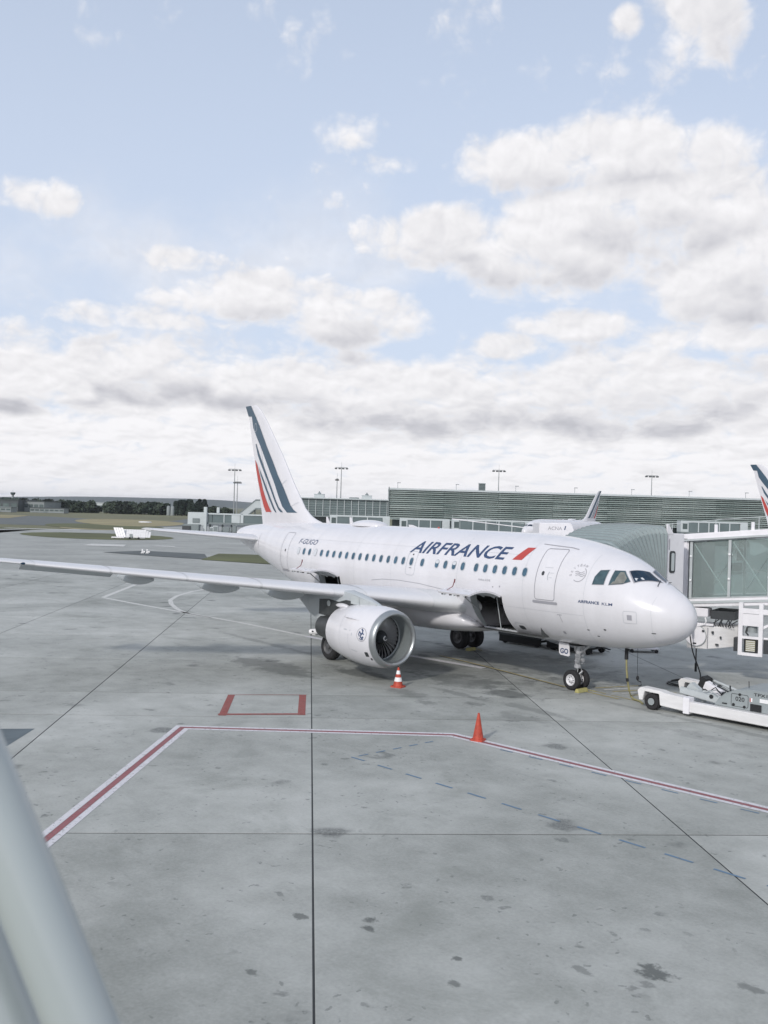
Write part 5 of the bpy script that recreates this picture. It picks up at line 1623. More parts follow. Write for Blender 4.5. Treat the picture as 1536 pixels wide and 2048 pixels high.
def near_bridge():
    P0 = Vector((-4.60, 6.43, 0)); P1 = Vector((-1.75, 7.42, 0))
    ax = (P1 - P0).normalized(); L0 = (P1 - P0).length
    rz = math.atan2(ax.y, ax.x)
    B = thing('boarding_bridge', 'white glazed boarding bridge with grey ribbed bellows docked at the airliner nose', 'jet bridge', P0, rz)
    sl = .30 / L0                                             # it climbs away from the aircraft
    zf = 3.30; H = 2.40; W = 2.7; LEN = 17.2
    P = lambda x, y, z: (x, y, z + sl * x)
    def bx(x0, x1, y0, y1, z0, z1):
        return MB().obox(P(x0, y0, z0), (x1 - x0, 0, sl * (x1 - x0)), (0, y1 - y0, 0), (0, 0, z1 - z0))
    bx(-.1, LEN, -.02, .10, zf - .36, zf - .02).build('lower_beam', M['white'], B, None, .015)
    bx(-.1, LEN, -.07, -.022, zf - .22, zf - .12).build('beam_flange', M['grey_lt'], B)
    bx(-.1, LEN, W - .1, W, zf - .36, zf - .02).build('lower_beam', M['white'], B)
    bx(-.1, LEN, .1, W - .1, zf - .12, zf - .02).build('floor', M['grey_eq'], B)
    bx(-.35, LEN, -.10, W + .1, zf + H + .02, zf + H + .30).build('roof', M['white'], B, None, .02)
    bx(-.35, LEN, -.14, -.102, zf + H + .0, zf + H + .08).build('gutter', M['grey_lt'], B)
    npan = 11; pw = 1.55
    for i in range(npan):
        a = i * pw
        for y, nm in ((0.02, 'n'), (W - .06, 'f')):
            bx(a + .08, a + pw - .06, y, y + .02, zf + .03, zf + H - .05).build('pane', M['tunnel_glass'], B)
        bx(a - .05, a + .06, -.04, .05, zf - .015, zf + H).build('post', M['grey_lt'], B)
        bx(a - .05, a + .06, W - .05, W + .04, zf - .015, zf + H).build('post', M['grey_lt'], B)
        for z in (.75, 1.75):
            MB().sphere(P(a, -.06, zf + z), .055, .04, .055, 10, 6).build('clamp_boss', M['cone_white'], B, 60)
        MB().cyl(P(a + .1, .12, zf + H - .15), P(a + pw - .1, .12, zf + .12), .028, n=6).build('brace', M['cone_white'], B)
        MB().cyl(P(a + .1, W - .12, zf + .12), P(a + pw - .1, W - .12, zf + H - .15), .028, n=6).build('brace', M['grey_lt'], B)
    bx(-.02, LEN, -.03, .06, zf + H - .045, zf + H + .018).build('glazing_rail', M['grey_lt'], B)
    bx(-.02, LEN, -.03, .06, zf - .018, zf + .028).build('glazing_rail', M['grey_lt'], B)
    # inside: handrail, sign, ceiling lamp
    bx(.2, LEN, W - .3, W - .25, zf + .95, zf + 1.0).build('handrail', M['grey_lt'], B)
    bx(.05, .35, .3, W - .3, zf, zf + H - .1).build('inner_wall', M['facade_dark'], B)
    bx(.9, 1.5, W - .28, W - .22, zf + .85, zf + 1.35).build('notice_panel', M['grey_eq'], B)
    bx(1.25, 1.5, W - .20, W - .16, zf + 1.45, zf + 1.95).build('notice_panel', M['facade_mid'], B)
    # cab: the white end wall with its slot window, and the cab behind it
    MB().obox((-.83, -.05, zf - .3), (.71, 0, 0), (0, 2.9, 0), (0, 0, H + .42)).build('cab', M['white'], B, None, .05)
    MB().box(-.45, -.15, -.12, -.06, zf + H + .02, zf + H + .08).build('cab_light', M['black'], B)
    for x in (.95, 2.4):
        MB().cyl(P(x, .1, zf + H + .3), P(x, .1, zf + H + .62), .07, n=10).build('roof_post', M['white'], B)
    MB().tube([P(-1.2, .2, zf + H + .75), P(1.2, .25, zf + H + .82), P(5.5, .3, zf + H + .80)], .014, 6).build('roof_rail', M['grey_lt'], B)
    for x in (-.9, .9, 2.6, 4.3):
        MB().cyl(P(x, .24, zf + H + .3), P(x, .24, zf + H + .81), .018, n=6).build('roof_stanchion', M['grey_lt'], B)
    # below the tunnel: machinery housing, disc, lift frame, grille
    MB().obox((-.1, -.05, zf - .72), (.85, 0, 0), (0, .7, 0), (0, 0, .35)).build('hanger_box', M['white'], B, None, .02)
    for x in (.12, .66):
        MB().tube([(x, -.08, zf - .74), (x + .05, -.1, zf - .90), (x, -.08, zf - 1.0)], .03, 6).build('hook', M['cone_white'], B)
    MB().box(.8, 1.75, .2, 1.8, zf - .80, zf - .45).build('undercroft_beam', M['dark'], B)
    MB().box(.05, 1.0, -.12, .0, zf - 1.06, zf - .98).build('walk_plate', M['white'], B)
    MB().obox((-.1, -.2, zf - 1.30), (.8, 0, .28), (0, .06, 0), (0, 0, .07)).build('stay', M['white'], B)
    mb = MB()
    pts = [(-.05, .0), (.75, .05), (1.25, .22), (1.85, .55), (1.95, 1.2), (1.8, 1.9), (-.05, 1.9)]
    def hz(p, t): return (p[0], p[1] - .12, zf - 2.05 + t + (max(p[0] - .7, 0) * .16 if t < .2 else max(p[0] - .7, 0) * .05))
    mb.loft([[hz(p, 0) for p in pts], [hz(p, .5) for p in pts], [hz(p, .94) for p in pts]])
    hs = mb.build('machinery_housing', M['white_dirty'], B, None, .015)
    mb = MB(); mb.cyl((.30, -.16, zf - 1.50), (.30, -.125, zf - 1.50), .42, n=32); mb.build('drum_disc', M['white'], hs)
    mb = MB(); mb.lathe((.30, -.165, zf - 1.50), (0, 1, 0), [(0, .42), (-.012, .42), (-.012, .445), (.03, .445)], 32); mb.build('disc_rim', M['grey_lt'], hs)
    for x, z, a, b in ((.28, 1.83, .14, .06), (.62, 1.30, .10, .09), (.98, 1.33, .08, .10), (1.28, 1.52, .06, .09), (1.15, 1.82, .12, .07)):
        MB().box(x - a / 2, x + a / 2, -.18 + (x - .75) * .28 * (x > .8), -.12 + (x - .75) * .3 * (x > .8), zf - z - b / 2, zf - z + b / 2).build('label_plate', M['dark'], hs)
    MB().box(.78, .80, -.14, -.10, zf - 2.0, zf - 1.15).build('housing_seam', M['seam'], hs)
    mb = MB()
    for k in range(9):
        rr = random.Random(k)
        x = .95 + k * .1
        mb.tube([(x, .1, zf - 1.08), (x + rr.uniform(-.1, .1), .05, zf - .95), (x + rr.uniform(-.15, .15), .2, zf - .80)], .025, 5)
    o = mb.build('hoses', M['dark'], B); o['kind'] = 'stuff'
    # lift frame with the grille
    xf = 2.02
    for dx in (0, .78, 2.2):
        MB().box(xf + dx, xf + dx + .16, -.25, -.08, zf - 2.12, zf - .20 + sl * xf).build('frame_post', M['white'], B, None, .01)
    MB().box(xf + .16, xf + 2.36, -.24, -.1, zf - .42, zf - .22).build('frame_beam', M['white'], B)
    MB().box(xf + .16, xf + .78, -.22, -.12, zf - .92, zf - .44).build('frame_panel', M['white'], B)
    MB().box(xf + .16, xf + .78, -.24, -.1, zf - 1.44, zf - 1.34).build('frame_beam', M['white'], B)
    MB().box(xf + .16, xf + .78, -.24, -.1, zf - 2.12, zf - 2.0).build('frame_beam', M['white'], B)
    MB().box(xf + .22, xf + .74, -.20, -.05, zf - 1.98, zf - 1.46).build('grille_box', M['black'], B)
    g = MB().box(xf + .30, xf + .66, -.225, -.202, zf - 1.94, zf - 1.50).build('grille', M['grille'], B)
    for i in range(6):
        MB().box(xf + .31, xf + .65, -.24, -.226, zf - 1.92 + i * .075, zf - 1.90 + i * .075).build('grille_slat', M['cone_white'], g)
    MB().box(xf - .2, xf - .01, -.1, .3, zf - 2.0, zf - 1.45).build('side_tank', M['dark'], B)
    MB().box(xf + .95, xf + 1.25, -.1, .3, zf - 2.0, zf - 1.45).build('side_tank', M['dark'], B)
    MB().cyl((xf + .47, .1, zf - 1.2), (xf + .47, .1, zf - .95), .2, n=14).build('motor', M['grey_eq'], B, 50)
    MB().tube([(xf + .3, .0, zf - 1.0), (xf + .25, -.02, zf - 1.2), (xf + .35, 0, zf - 1.33)], .04, 6).build('motor_hose', M['dark'], B)
    MB().obox((xf + .95, -.2, zf - 1.0), (1.4, 0, 1.0 * .75), (0, .1, 0), (0, 0, .11)).build('diagonal', M['white'], B)
    mb = MB()
    for k in range(26):
        rr = random.Random(k + 100)
        x = xf + 1.0 + rr.random() * 1.1; z = zf - 1.4 + rr.random() * .7
        mb.tube([(x, .1, z), (x + rr.uniform(-.2, .2), .05, z + rr.uniform(-.2, .2)), (x + rr.uniform(-.25, .25), .12, z + rr.uniform(-.2, .2))], .016, 5)
    o = mb.build('cable_loops', M['grey_lt'], B); o['kind'] = 'stuff'
    MB().tube([(xf + .95, -.05, zf - 1.40), (xf + 1.3, -.05, zf - 1.40), (xf + 1.42, -.05, zf - 1.5), (xf + 1.42, -.05, zf - 1.8)], .05, 8).build('elbow_pipe', M['white'], B)
    # hanging pendant
    MB().cyl((.32, -.02, zf - 2.06), (.32, -.02, zf - 2.95), .028, n=8).build('pendant_cable', M['black'], B)
    MB().cyl((.32, -.02, zf - 2.68), (.32, -.02, zf - 3.02), .05, n=8).build('pendant_control', M['black'], B)
    # drive column beyond the frame edge
    for dy in (.4, 2.3):
        MB().box(6.4, 6.75, dy - .17, dy + .17, .8, zf + .2).build('lift_column', M['white'], B)
    MB().box(6.0, 7.1, .2, 2.5, .55, .8).build('bogie', M['grey_eq'], B)
    for dy in (.1, 2.6):
        mb = MB(); mb.lathe((6.55, dy - .15, .5), (0, 1, 0), [(0, .2), (0, .45), (.05, .5), (.25, .5), (.3, .45), (.3, .2)], 24, caps=True); mb.build('wheel', M['rubber'], B, 40)
    # bellows: hoops hinged at their feet that lean over from the cab mouth to the fuselage
    inv = Matrix.Rotation(-rz, 4, 'Z') @ Matrix.Translation(-P0)
    PN = Vector((-4.12, 4.08, 3.45)); WV = Vector((-3.3, .25, 0)); DA = Vector((-.37, -.93, 0)).normalized()
    N = 27; hoops = []
    for i in range(N):
        q = i / (N - 1); fi = R(46) * q; valley = i % 2
        L_ = 2.86 + .20 * q - (.085 if valley else 0)
        up_ = DA * math.sin(fi) + Vector((0, 0, math.cos(fi)))
        hoop = []
        foot = PN + DA * (.22 * q)
        ins = .06 if valley else 0
        for (w_, l_) in ((0, 0), (0, .35), (0, .7), (0, .9), (.03, .96), (.08, .99), (.2, 1), (.5, 1.01), (.8, 1), (.92, .99), (.97, .96), (1, .9), (1, .5), (1, 0)):
            p = foot + WV * (ins / 3.3 + w_ * (1 - 2 * ins / 3.3)) + up_ * (L_ * l_)
            hoop.append(tuple(inv @ p))
        hoops.append(hoop)
    mb = MB(); mb.loft(hoops, False, False)
    mb.build('bellows', M['bellows'], B)
    for i in range(0, len(hoops), 2):
        h = hoops[i]
        MB().tube(h[:10], .013, 5).build('bellows_rib', M['grey_eq'], B)
    # bumper where it meets the aircraft
    MB().tube(hoops[-1], .07, 8).build('bumper', M['bellows'], B)
    q_ = [inv @ Vector(p) for p in ((-7.5, 4.45, 3.05), (-4.2, 4.2, 3.05), (-4.16, 5.3, 3.05), (-7.5, 5.6, 3.05))]
    mb = MB(); mb.loft([q_, [p + Vector((0, 0, 2.95)) for p in q_]]); mb.build('cab_room', M['white'], B, None, .03)
    def side(p, q, t): return tuple(inv @ Vector((-4.2 + .04 * (p - 4.2) / 1.1 + t, p, q)))
    mb = MB(); mb.prism(rrect(4.36, 4.70, 4.42, 5.30, .10), side, .0, .03); fr = mb.build('cab_window', M['dark'], B)
    mb = MB(); mb.prism(rrect(4.45, 4.64, 4.50, 5.22, .06), side, .031, .036); mb.build('pane', M['facade_lt'], fr)
    mb = MB(); mb.prism(rrect(4.30, 4.33, 5.35, 5.8, .01), side, .0, .03); mb.build('cab_rail', M['seam'], B)
    mb = MB(); mb.prism([(4.2, 5.95), (4.2, 6.38), (4.28, 6.38), (4.62, 5.95)], side, -.06, .0); mb.build('cab_gusset', M['white'], B)
    return B


near_bridge()

# ------------------------------------------------------------------ cleaning-company lift truck behind the crown
t = thing('lift_truck', 'white high-lift truck body marked ACNA rising behind the airliner crown', 'truck', tuple(bp(1096, 58)), RZ)
mb = MB(); mb.prism([(-.5, 4.0), (-.5, 6.12), (1.42, 6.15), (1.75, 5.4), (1.9, 4.0)], lambda a, b, tt: (a, tt, b), 0, 2.4); mb.build('box_body', M['white'], t, None, .03)
bm = text_bm('ACNA', .02, .88, 5.72, 5.93)
bm_obj('body_lettering', bend(bm, lambda x, z: Vector((x, -.006, z)), 5, 5), M['seam'], t, STB)
MB().obox((1.0, -.008, 5.74), (.06, 0, .0), (0, .004, 0), (.06, 0, .24)).build('body_accent', M['navy'], t)
MB().box(-2.6, 4.2, .2, 2.2, .7, 1.0).build('chassis', M['dark'], t)
MB().box(3.0, 4.4, .1, 2.3, 1.02, 2.7).build('cab', M['white'], t, None, .1)
MB().box(4.35, 4.42, .3, 2.1, 1.9, 2.5).build('windscreen', M['cockpit_glass'], t)
for s in (0, 1):
    MB().obox((-2.2, .4 + s * 1.5, 1.0), (4.6, 0, 3.1), (0, .12, 0), (0, 0, .2)).build('scissor_arm', M['grey_eq'], t)
    MB().obox((2.4, .55 + s * 1.2, 1.0), (-4.6, 0, 3.1), (0, .12, 0), (0, 0, .2)).build('scissor_arm', M['grey_eq'], t)
for x in (-1.8, 3.4):
    for y in (.0, 2.1):
        mb = MB(); mb.lathe((x, y, .5), (0, 1, 0), [(0, .2), (0, .45), (.05, .5), (.25, .5), (.3, .45), (.3, .2)], 20, caps=True); mb.build('wheel', M['rubber'], t, 40)

# ------------------------------------------------------------------ towbarless tractor
def tractor():
    hd = Vector((-.991, -.131, 0))
    T = thing('towbarless_tractor', 'low white and grey towbarless tow tractor numbered 020 in front of the nose wheels', 'tow tractor', (2.9, .0, 0), math.atan2(hd.y, hd.x))
    # local: x forward (to the aircraft), y to its left = near side is +y?  near side is towards the camera
    S = 1
    yn = .18                                                   # near flank
    W = 2.9
    def lx(u): return 0
    for side, y0 in ((1, yn), (-1, yn - W)):
        s = 'near' if side > 0 else 'far'
        # arm: thick front housing round the wheel, then a long low rail
        pr = [(4.55, .30), (4.62, .62), (4.5, .74), (3.75, .70), (3.6, .66), (2.75, .60), (2.72, .16), (3.75, .22), (3.8, .60), (4.35, .62), (4.42, .3)]
        mb = MB(); mb.prism(pr, lambda a, b, tt: (a, tt, b), y0 - .42, y0); arm = mb.build('arm_housing', M['white_dirty'], T, None, .015)
        mb = MB(); mb.prism([(2.73, .16), (2.73, .50), (-3.6, .46), (-3.6, .12)], lambda a, b, tt: (a, tt, b), y0 - .30, y0 - .02); mb.build('rail', M['white_dirty'], T, None, .02)
        mb = MB(); mb.prism([(2.9, .10), (2.9, .64), (2.68, .62), (2.68, .10)], lambda a, b, tt: (a, tt, b), y0 - .34, y0 + .03); mb.build('rail_bracket', M['white'], T, None, .01)
        mb = MB(); mb.lathe((4.10, y0 - .40, .29), (0, 1, 0), [(.0, .12), (.0, .25), (.04, .285), (.12, .29), (.24, .29), (.32, .285), (.36, .25), (.36, .16), (.33, .14), (.33, .01)], 28, caps=True); w_ = mb.build('front_wheel', M['rubber'], T, 40)
        mb = MB(); mb.cyl((4.10, y0 - .04, .29), (4.10, y0 - .02, .29), .12, n=16); mb.build('hub', M['grey_eq'], w_)
    for y in (yn - .8, yn - 2.3):
        mb = MB(); mb.lathe((-2.6, y - .2, .5), (0, 1, 0), [(0, .2), (0, .45), (.05, .5), (.35, .5), (.4, .45), (.4, .2)], 24, caps=True); mb.build('rear_wheel', M['rubber'], T, 40)
    # hood
    pr = [(1.95, .50), (1.82, .72), (1.6, .93), (1.3, 1.08), (.8, 1.17), (-2.2, 1.24), (-3.5, 1.2), (-3.6, .47), (.0, .47)]
    mb = MB(); mb.prism(pr, lambda a, b, tt: (a, tt, b), yn - W + .5, yn - .25); hood = mb.build('hood', M['grey_eq'], T, 50, .03)
    MB().box(-3.55, -.62, yn - .235, yn - .02, .48, .62).build('side_step', M['white_dirty'], T)
    MB().obox((-.20, yn - .24, .50), (-.30, 0, 0), (0, .16, 0), (-.02, 0, .66)).build('corner_post', M['white'], T, None, .03)
    for z in (.58, .68, .86, 1.0, 1.08):
        MB().box(-.38, -.32, yn - .079, yn - .07, z, z + .05).build('post_hole', M['black'], T)
    MB().box(-2.6, -.6, yn - .24, yn - .12, .64, 1.12).build('side_panel', M['white'], T, None, .02)
    MB().box(-2.3, -.75, yn - .118, yn - .11, .72, 1.02).build('side_vent', M['black'], T)
    yy = yn - .246
    def tx(name, s, a, b, z0, z1, m, bold=.01):
        bm = text_bm(s, 0, 1, z0, z1, 0, bold)
        return bm_obj(name, bend(bm, lambda x, z: Vector((a + (b - a) * x, yy + .006, z)), 5, 5), M[m], hood, Vector((0, 1, 0)))
    tx('model_lettering', 'TPX100E', .62, -.16, 1.0, 1.10, 'black')
    tx('fleet_number', '020', 1.22, .92, .76, .90, 'black')
    mb = MB()
    for p in stroke(rrect(.80, 1.36, .58, .98, .05), .014, True):
        mb.add([(a[0], yy + .004, a[1]) for a in p], [(0, 1, 2, 3)])
    mb.build('hatch_outline', M['black'], hood)
    for x, z in ((1.28, .63), (.92, .60), (1.08, .975)):
        MB().cyl((x, yy - .001, z), (x, yy + .02, z), .045, n=10).build('hatch_latch', M['black'], hood)
    MB().box(1.50, 1.66, yy, yy + .02, .60, .635).build('hood_slot', M['black'], hood)
    MB().box(.36, .72, yy, yy + .025, .52, .74).build('socket_panel', M['black'], hood)
    MB().box(.66, .74, yy, yy + .015, .80, .92).build('flag_plate', M['cone_white'], hood)
    MB().box(.71, .74, yy + .016, yy + .02, .80, .92).build('flag_stripe', M['red'], hood)
    MB().box(-.06, .42, yy, yy + .015, .82, .94).build('maker_plate', M['cone_white'], hood)
    # cradle gear between the arms
    cy = yn - W / 2
    def bar(p, q, r, m, nm='cradle_link', n=8): return MB().cyl(p, q, r, n=n).build(nm, M[m], T)
    MB().obox((1.5, yn - W + .5, .32), (1.9, 0, -.06), (0, W - .95, 0), (0, 0, .10)).build('cradle_floor', M['grey_lt'], T, None, .01)
    MB().obox((1.4, yn - .62, .44), (1.9, 0, .22), (0, .14, 0), (0, 0, .22)).build('cradle_side', M['grey_lt'], T, None, .02)
    MB().obox((1.4, yn - W + .48, .44), (1.9, 0, .22), (0, .14, 0), (0, 0, .22)).build('cradle_side', M['grey_lt'], T, None, .02)
    MB().obox((2.55, yn - .98, .42), (.62, 0, .42), (0, .30, 0), (-.16, 0, .20)).build('clamp_gate', M['grey_lt'], T, None, .02)
    MB().obox((3.0, yn - 2.05, .40), (.24, 0, .1), (0, .52, 0), (-.16, 0, .66)).build('wheel_stop', M['black'], T, None, .03)
    MB().obox((3.26, yn - 2.00, .55), (.03, 0, .02), (0, .42, 0), (-.08, 0, .34)).build('stop_pad', M['cone_white'], T)
    MB().obox((2.35, yn - 1.75, .50), (.6, 0, .26), (0, .3, 0), (-.1, 0, .26)).build('cradle_plate', M['white'], T, None, .02)
    bar((1.6, yn - .9, .55), (2.7, yn - .9, .78), .06, 'grey_lt', 'cylinder')
    bar((1.5, yn - 1.5, .6), (2.8, yn - 1.6, .75), .05, 'dark', 'cylinder')
    bar((1.5, yn - 2.1, .62), (2.9, yn - 2.2, .95), .05, 'grey_lt', 'cylinder')
    bar((1.3, yn - .7, .8), (2.2, yn - 1.0, 1.0), .03, 'dark')
    bar((1.8, yn - 1.2, .6), (1.85, yn - 1.2, 1.05), .03, 'dark', 'lever')
    bar((1.1, yn - 1.0, .9), (1.12, yn - 1.0, 1.32), .015, 'dark', 'lever')
    bar((.2, yn - 2.2, 1.15), (.2, yn - 2.2, 1.45), .03, 'dark', 'lever')
    MB().sphere((.2, yn - 2.2, 1.5), .09, .09, .11, 10, 8).build('work_lamp', M['black'], T, 60)
    for x, y, r in ((1.75, -.58, .09), (2.15, -.58, .07), (1.62, -.60, .05)):
        MB().cyl((x, yn + y + .1, .66 + (x - 1.6) * .1), (x, yn + y + .125, .66 + (x - 1.6) * .1), r, n=14).build('cradle_hole', M['black'], T)
    rr = random.Random(3)
    for k in range(10):
        x0 = 1.3 + rr.random() * 1.2; y0 = yn - .6 - rr.random() * 1.7
        MB().tube([(x0, y0, .62 + rr.random() * .1), (x0 + .25, y0 + rr.uniform(-.2, .2), .78 + rr.random() * .18), (x0 + .6, y0 + rr.uniform(-.2, .2), .66 + rr.random() * .1)], .018, 6).build('hydraulic_hose', M['black' if k % 2 else 'grey_lt'], T)
    MB().obox((1.38, yn - .52, .52), (.2, 0, 0), (0, .22, 0), (-.12, 0, .36)).build('hood_flank', M['white'], T, None, .02)
    return T


tractor()

# ------------------------------------------------------------------ cones, chocks, cables, dollies
def cone(loc, h, base, label, bands):
    t = thing('traffic_cone', label, 'traffic cone', loc, .4, 'traffic cones round the airliner')
    q = base / 2
    mb = MB(); mb.prism([(q, q * .8), (q * .8, q), (-q * .8, q), (-q, q * .8), (-q, -q * .8), (-q * .8, -q), (q * .8, -q), (q, -q * .8)], lambda a, b, z: (a * (1 - z * .8), b * (1 - z * .8), z), .0, .05 * h / .7)
    mb.build('base', M['orange'], t)
    r = lambda z: q * .74 * (1 - z / h) + .028
    segs = [0.05 * h / .7] + [x * h for b in bands for x in b] + [h]
    cur = segs[0]; i = 0
    for a, b in zip(segs[:-1], segs[1:]):
        white = i % 2 == 1
        mb = MB(); mb.lathe((0, 0, 0), (0, 0, 1), [(a, r(a) + (.003 if white else 0)), (b, r(b) + (.003 if white else 0))] + ([(b + .001, .012)] if b == h else []), 20)
        mb.build('reflective_band' if white else 'cone_body', M['cone_white'] if white else M['orange'], t, 50); i += 1
    return t


cone((-8.76, -5.73, 0), .74, .46, 'orange cone with two white bands under the engine inlet', ((.30, .50), (.66, .84)))
cone((-1.01, -8.94, 0), .80, .38, 'plain worn orange cone standing on the red and white line', ())
for (x, y, rz, L, lab) in ((-4.60, -.25, .1, .62, 'yellow wheel chock in front of the nose wheels'), (-14.55, 3.35, .05, .55, 'yellow wheel chock by the far main wheels')):
    t = thing('wheel_chock', lab, 'wheel chock', (x, y, 0), rz + math.pi / 2 * 0, 'yellow wheel chocks')
    mb = MB(); mb.prism([(-.10, 0), (-.05, .14), (.05, .14), (.10, 0)], lambda a, b, tt: (a, tt, b), -L / 2, L / 2); mb.build('wedge', M['yellow'], t, None, .012)
    MB().tube([(0, L / 2 - .02, .1), (.05, L / 2 + .10, .05), (.12, L / 2 + .16, .02), (.3, L / 2 + .2, .015)], .012, 6).build('rope', M['yellow'], t)
t = thing('ground_cable', 'yellow-green cable hanging from the nose belly to the ground by the tractor', 'cable', (-2.8, .3, 0))
MB().cyl((.03, -.3, 1.47), (.03, -.3, 1.93), .07, .06, 10).build('plug', M['black'], t, 50)
MB().tube([(.03, -.3, 1.5), (.02, -.26, 1.1), (.03, -.2, .7), (.0, -.05, .3), (.05, .0, .10), (.25, -.1, .05), (.6, -.2, .04), (.95, -.5, .05)], .035, 8).build('cable', M['yellow_cable'], t, 60)
MB().cyl((.015, -.22, .78), (.035, -.2, .66), .05, n=8).build('clip', M['black'], t)
t = thing('headset_cord', 'small black headset hook dangling beside the yellow-green cable', 'cord', (-2.55, .35, 0))
MB().tube([(0, 0, 1.93), (.01, 0, 1.3)], .008, 6).build('cord', M['black'], t)
MB().tube([(.01, 0, .85), (.05, 0, .70), (.16, .02, .68), (.18, .02, .56), (.08, .0, .52)], .022, 6).build('hook', M['black'], t)
MB().sphere((.03, 0, .80), .06, .05, .09, 8, 6).build('earpiece', M['black'], t)
MB().cyl((.01, 0, 1.3), (.02, 0, .85), .006, n=5).build('lanyard', M['black'], t)
t = thing('power_cable', 'long black power cable drooping from the bridge to a coil on the ground', 'cable', (-3.3, 4.9, 0))
g0 = Vector((-3.3, 4.9, 0)); top = at(1378, 1255, 38.9)
pts = [p - g0 for p in (top, at(1381, 1278, 38.9), at(1386, 1305, 38.9), at(1395, 1330, 38.9), at(1401, 1350, 38.8), at(1399, 1362, 38.7))] + [RV * .30 + FV * -.2 + Vector((0, 0, .10))]
for k in range(46):
    a = k * .33
    v = RV * ((.92 + .1 * math.sin(a * .37)) * math.cos(a + .3)) + FV * ((.75 + .09 * math.cos(a * .5)) * math.sin(a + .3))
    pts.append(Vector((v.x, v.y, .05 + .03 * (k // 18))))
sm = []
for i in range(len(pts) - 1):
    p0, p1, p2, p3 = pts[max(i - 1, 0)], pts[i], pts[i + 1], pts[min(i + 2, len(pts) - 1)]
    for q in (0, .33, .66):
        sm.append(.5 * ((2 * p1) + (p2 - p0) * q + (2 * p0 - 5 * p1 + 4 * p2 - p3) * q * q + (3 * p1 - p0 - 3 * p2 + p3) * q ** 3))
MB().tube(sm + [pts[-1]], .026, 8).build('cable', M['cable'], t, 60)
MB().cyl(tuple(top - g0), tuple(top - g0 + Vector((-.05, .1, .35))), .06, n=10).build('plug', M['black'], t)
# low flat baggage dollies on the far side
for i, (x, y, lab) in enumerate(((-14.9, 7.65, 'dark flat baggage dolly under the belly, nearer the main wheels'), (-12.0, 8.05, 'dark flat baggage dolly under the belly, nearer the nose'))):
    t = thing('baggage_dolly', lab, 'baggage dolly', (x, y, 0), .13, 'flat dollies behind the airliner')
    MB().box(-1.35, 1.35, -.75, .75, .42, .56).build('deck', M['dark'], t, None, .02)
    MB().box(-1.3, 1.3, -.72, -.68, .08, .418).build('side_skirt', M['black'], t)
    MB().box(-1.3, 1.3, .62, .7, .30, .418).build('side_rail', M['black'], t)
    for dx in (-1.0, 1.0):
        for dy in (-.6, .6):
            mb = MB(); mb.lathe((dx, dy - .07, .2), (0, 1, 0), [(0, .05), (0, .17), (.03, .2), (.11, .2), (.14, .17), (.14, .05)], 16, caps=True); mb.build('wheel', M['rubber'], t, 40)
        MB().box(dx - .06, dx + .06, -.5, .5, .2, .3).build('axle', M['black'], t)
    MB().tube([(1.35, 0, .4), (1.75, 0, .3), (1.85, 0, .3)], .04, 6).build('drawbar', M['dark'], t)
    MB().box(-1.34, -1.28, -.74, .74, .56, .72).build('end_stop', M['dark'], t)
t = thing('hose_trolley', 'low white trolley with dark hose ends seen under the nose', 'trolley', (-10.3, 10.9, 0), .9)
MB().box(-.75, .75, -.4, .4, .16, .24).build('deck', M['white'], t, None, .02)
for dx in (-.6, .6):
    for dy in (-.35, .35):
        MB().cyl((dx, dy - .05, .09), (dx, dy + .05, .09), .09, n=12).build('wheel', M['rubber'], t)
for k in range(3):
    MB().tube([(-.5 + .4 * k, -.2, .3), (-.3 + .4 * k, 0, .42), (0 + .35 * k, .2, .32), (.2 + .3 * k, .1, .30)], .06, 8).build('hose', M['dark'], t, 60)
t = thing('hose_coupling', 'white plastic coupling lying on the ground behind the right engine', 'coupling', (-22.5, -.2, 0), 1.0); t.scale = (.85, .85, .7)
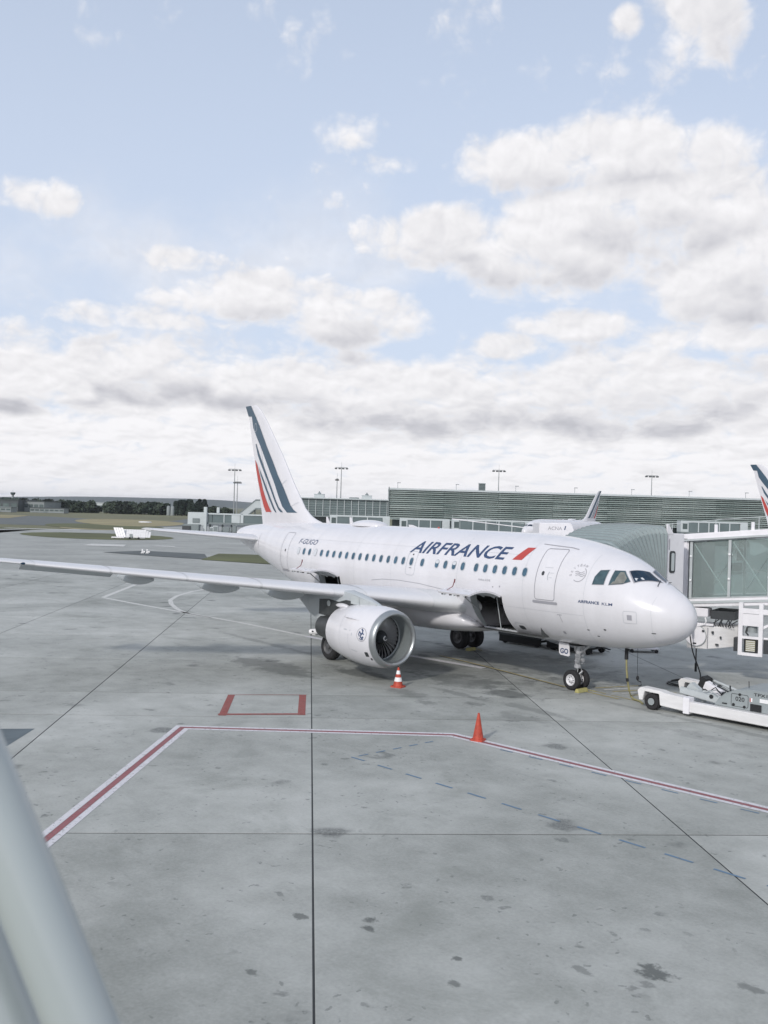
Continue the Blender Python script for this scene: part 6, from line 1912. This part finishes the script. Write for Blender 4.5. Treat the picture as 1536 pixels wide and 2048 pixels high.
mb = MB(); mb.lathe((-.5, 0, .22), (1, 0, 0), [(0, .05), (0, .12), (.1, .2), (.35, .22), (.5, .2), (.55, .12), (.55, .04)], 16, caps=True); mb.build('bell', M['cone_white'], t, 50)
mb = MB(); mb.lathe((.12, 0, .15), (1, 0, -.05), [(0, .1), (.3, .13), (.6, .12), (.9, .08)], 12, caps=True); mb.build('tail_pipe', M['cone_white'], t, 50)
MB().cyl((-.28, -.24, .28), (-.28, -.20, .28), .06, n=10).build('valve', M['black'], t)
MB().box(-.3, -.1, -.12, .12, 0, .06).build('foot', M['white'], t)

# ------------------------------------------------------------------ the grey brace tube by the camera
def brace(label, x_at_bottom, rad_px, d):
    """a round tube leaning out of the lower left corner"""
    t = thing('window_brace', label, 'brace', tuple(at(x_at_bottom, 2400, d)), 0, 'grey brace tubes by the window')
    o0 = t.location.copy()
    p, q = at(x_at_bottom - .405 * 1300, 2048 - 1300, d * 1.06), at(x_at_bottom + .405 * 400, 2048 + 400, d * .97)
    r = d * rad_px / FPX
    mb = MB(); mb.cyl(p - o0, q - o0, r, n=64); mb.build('tube', M['tube_grey'], t, 60)
    ax = (q - p).normalized(); c = q - o0 - ax * (r * 2)
    mb = MB(); mb.cyl(c, c + ax * r * .8, r * 1.25, n=48); mb.build('collar', M['tube_grey'], t, 60)


brace('out of focus thick grey tube crossing the lower left corner', 163, 66, .70)
brace('second grey tube at the very lower left corner, left of the thick one', 8, 78, .74)

# ------------------------------------------------------------------ thin summer haze over the airfield
vm = bpy.data.materials.new('haze'); vm.use_nodes = True
t_ = NT(vm.node_tree)
out_ = t_.n('ShaderNodeOutputMaterial'); pv_ = t_.n('ShaderNodeVolumePrincipled'); t_.put(out_.inputs['Volume'], pv_.outputs[0])
pv_.inputs['Color'].default_value = (.86, .91, 1.0, 1); pv_.inputs['Density'].default_value = .00008; pv_.inputs['Anisotropy'].default_value = .2
tag(MB().box(-7000, 7000, -7000, 7000, -4, 60).build('haze', vm, None), kind='stuff')
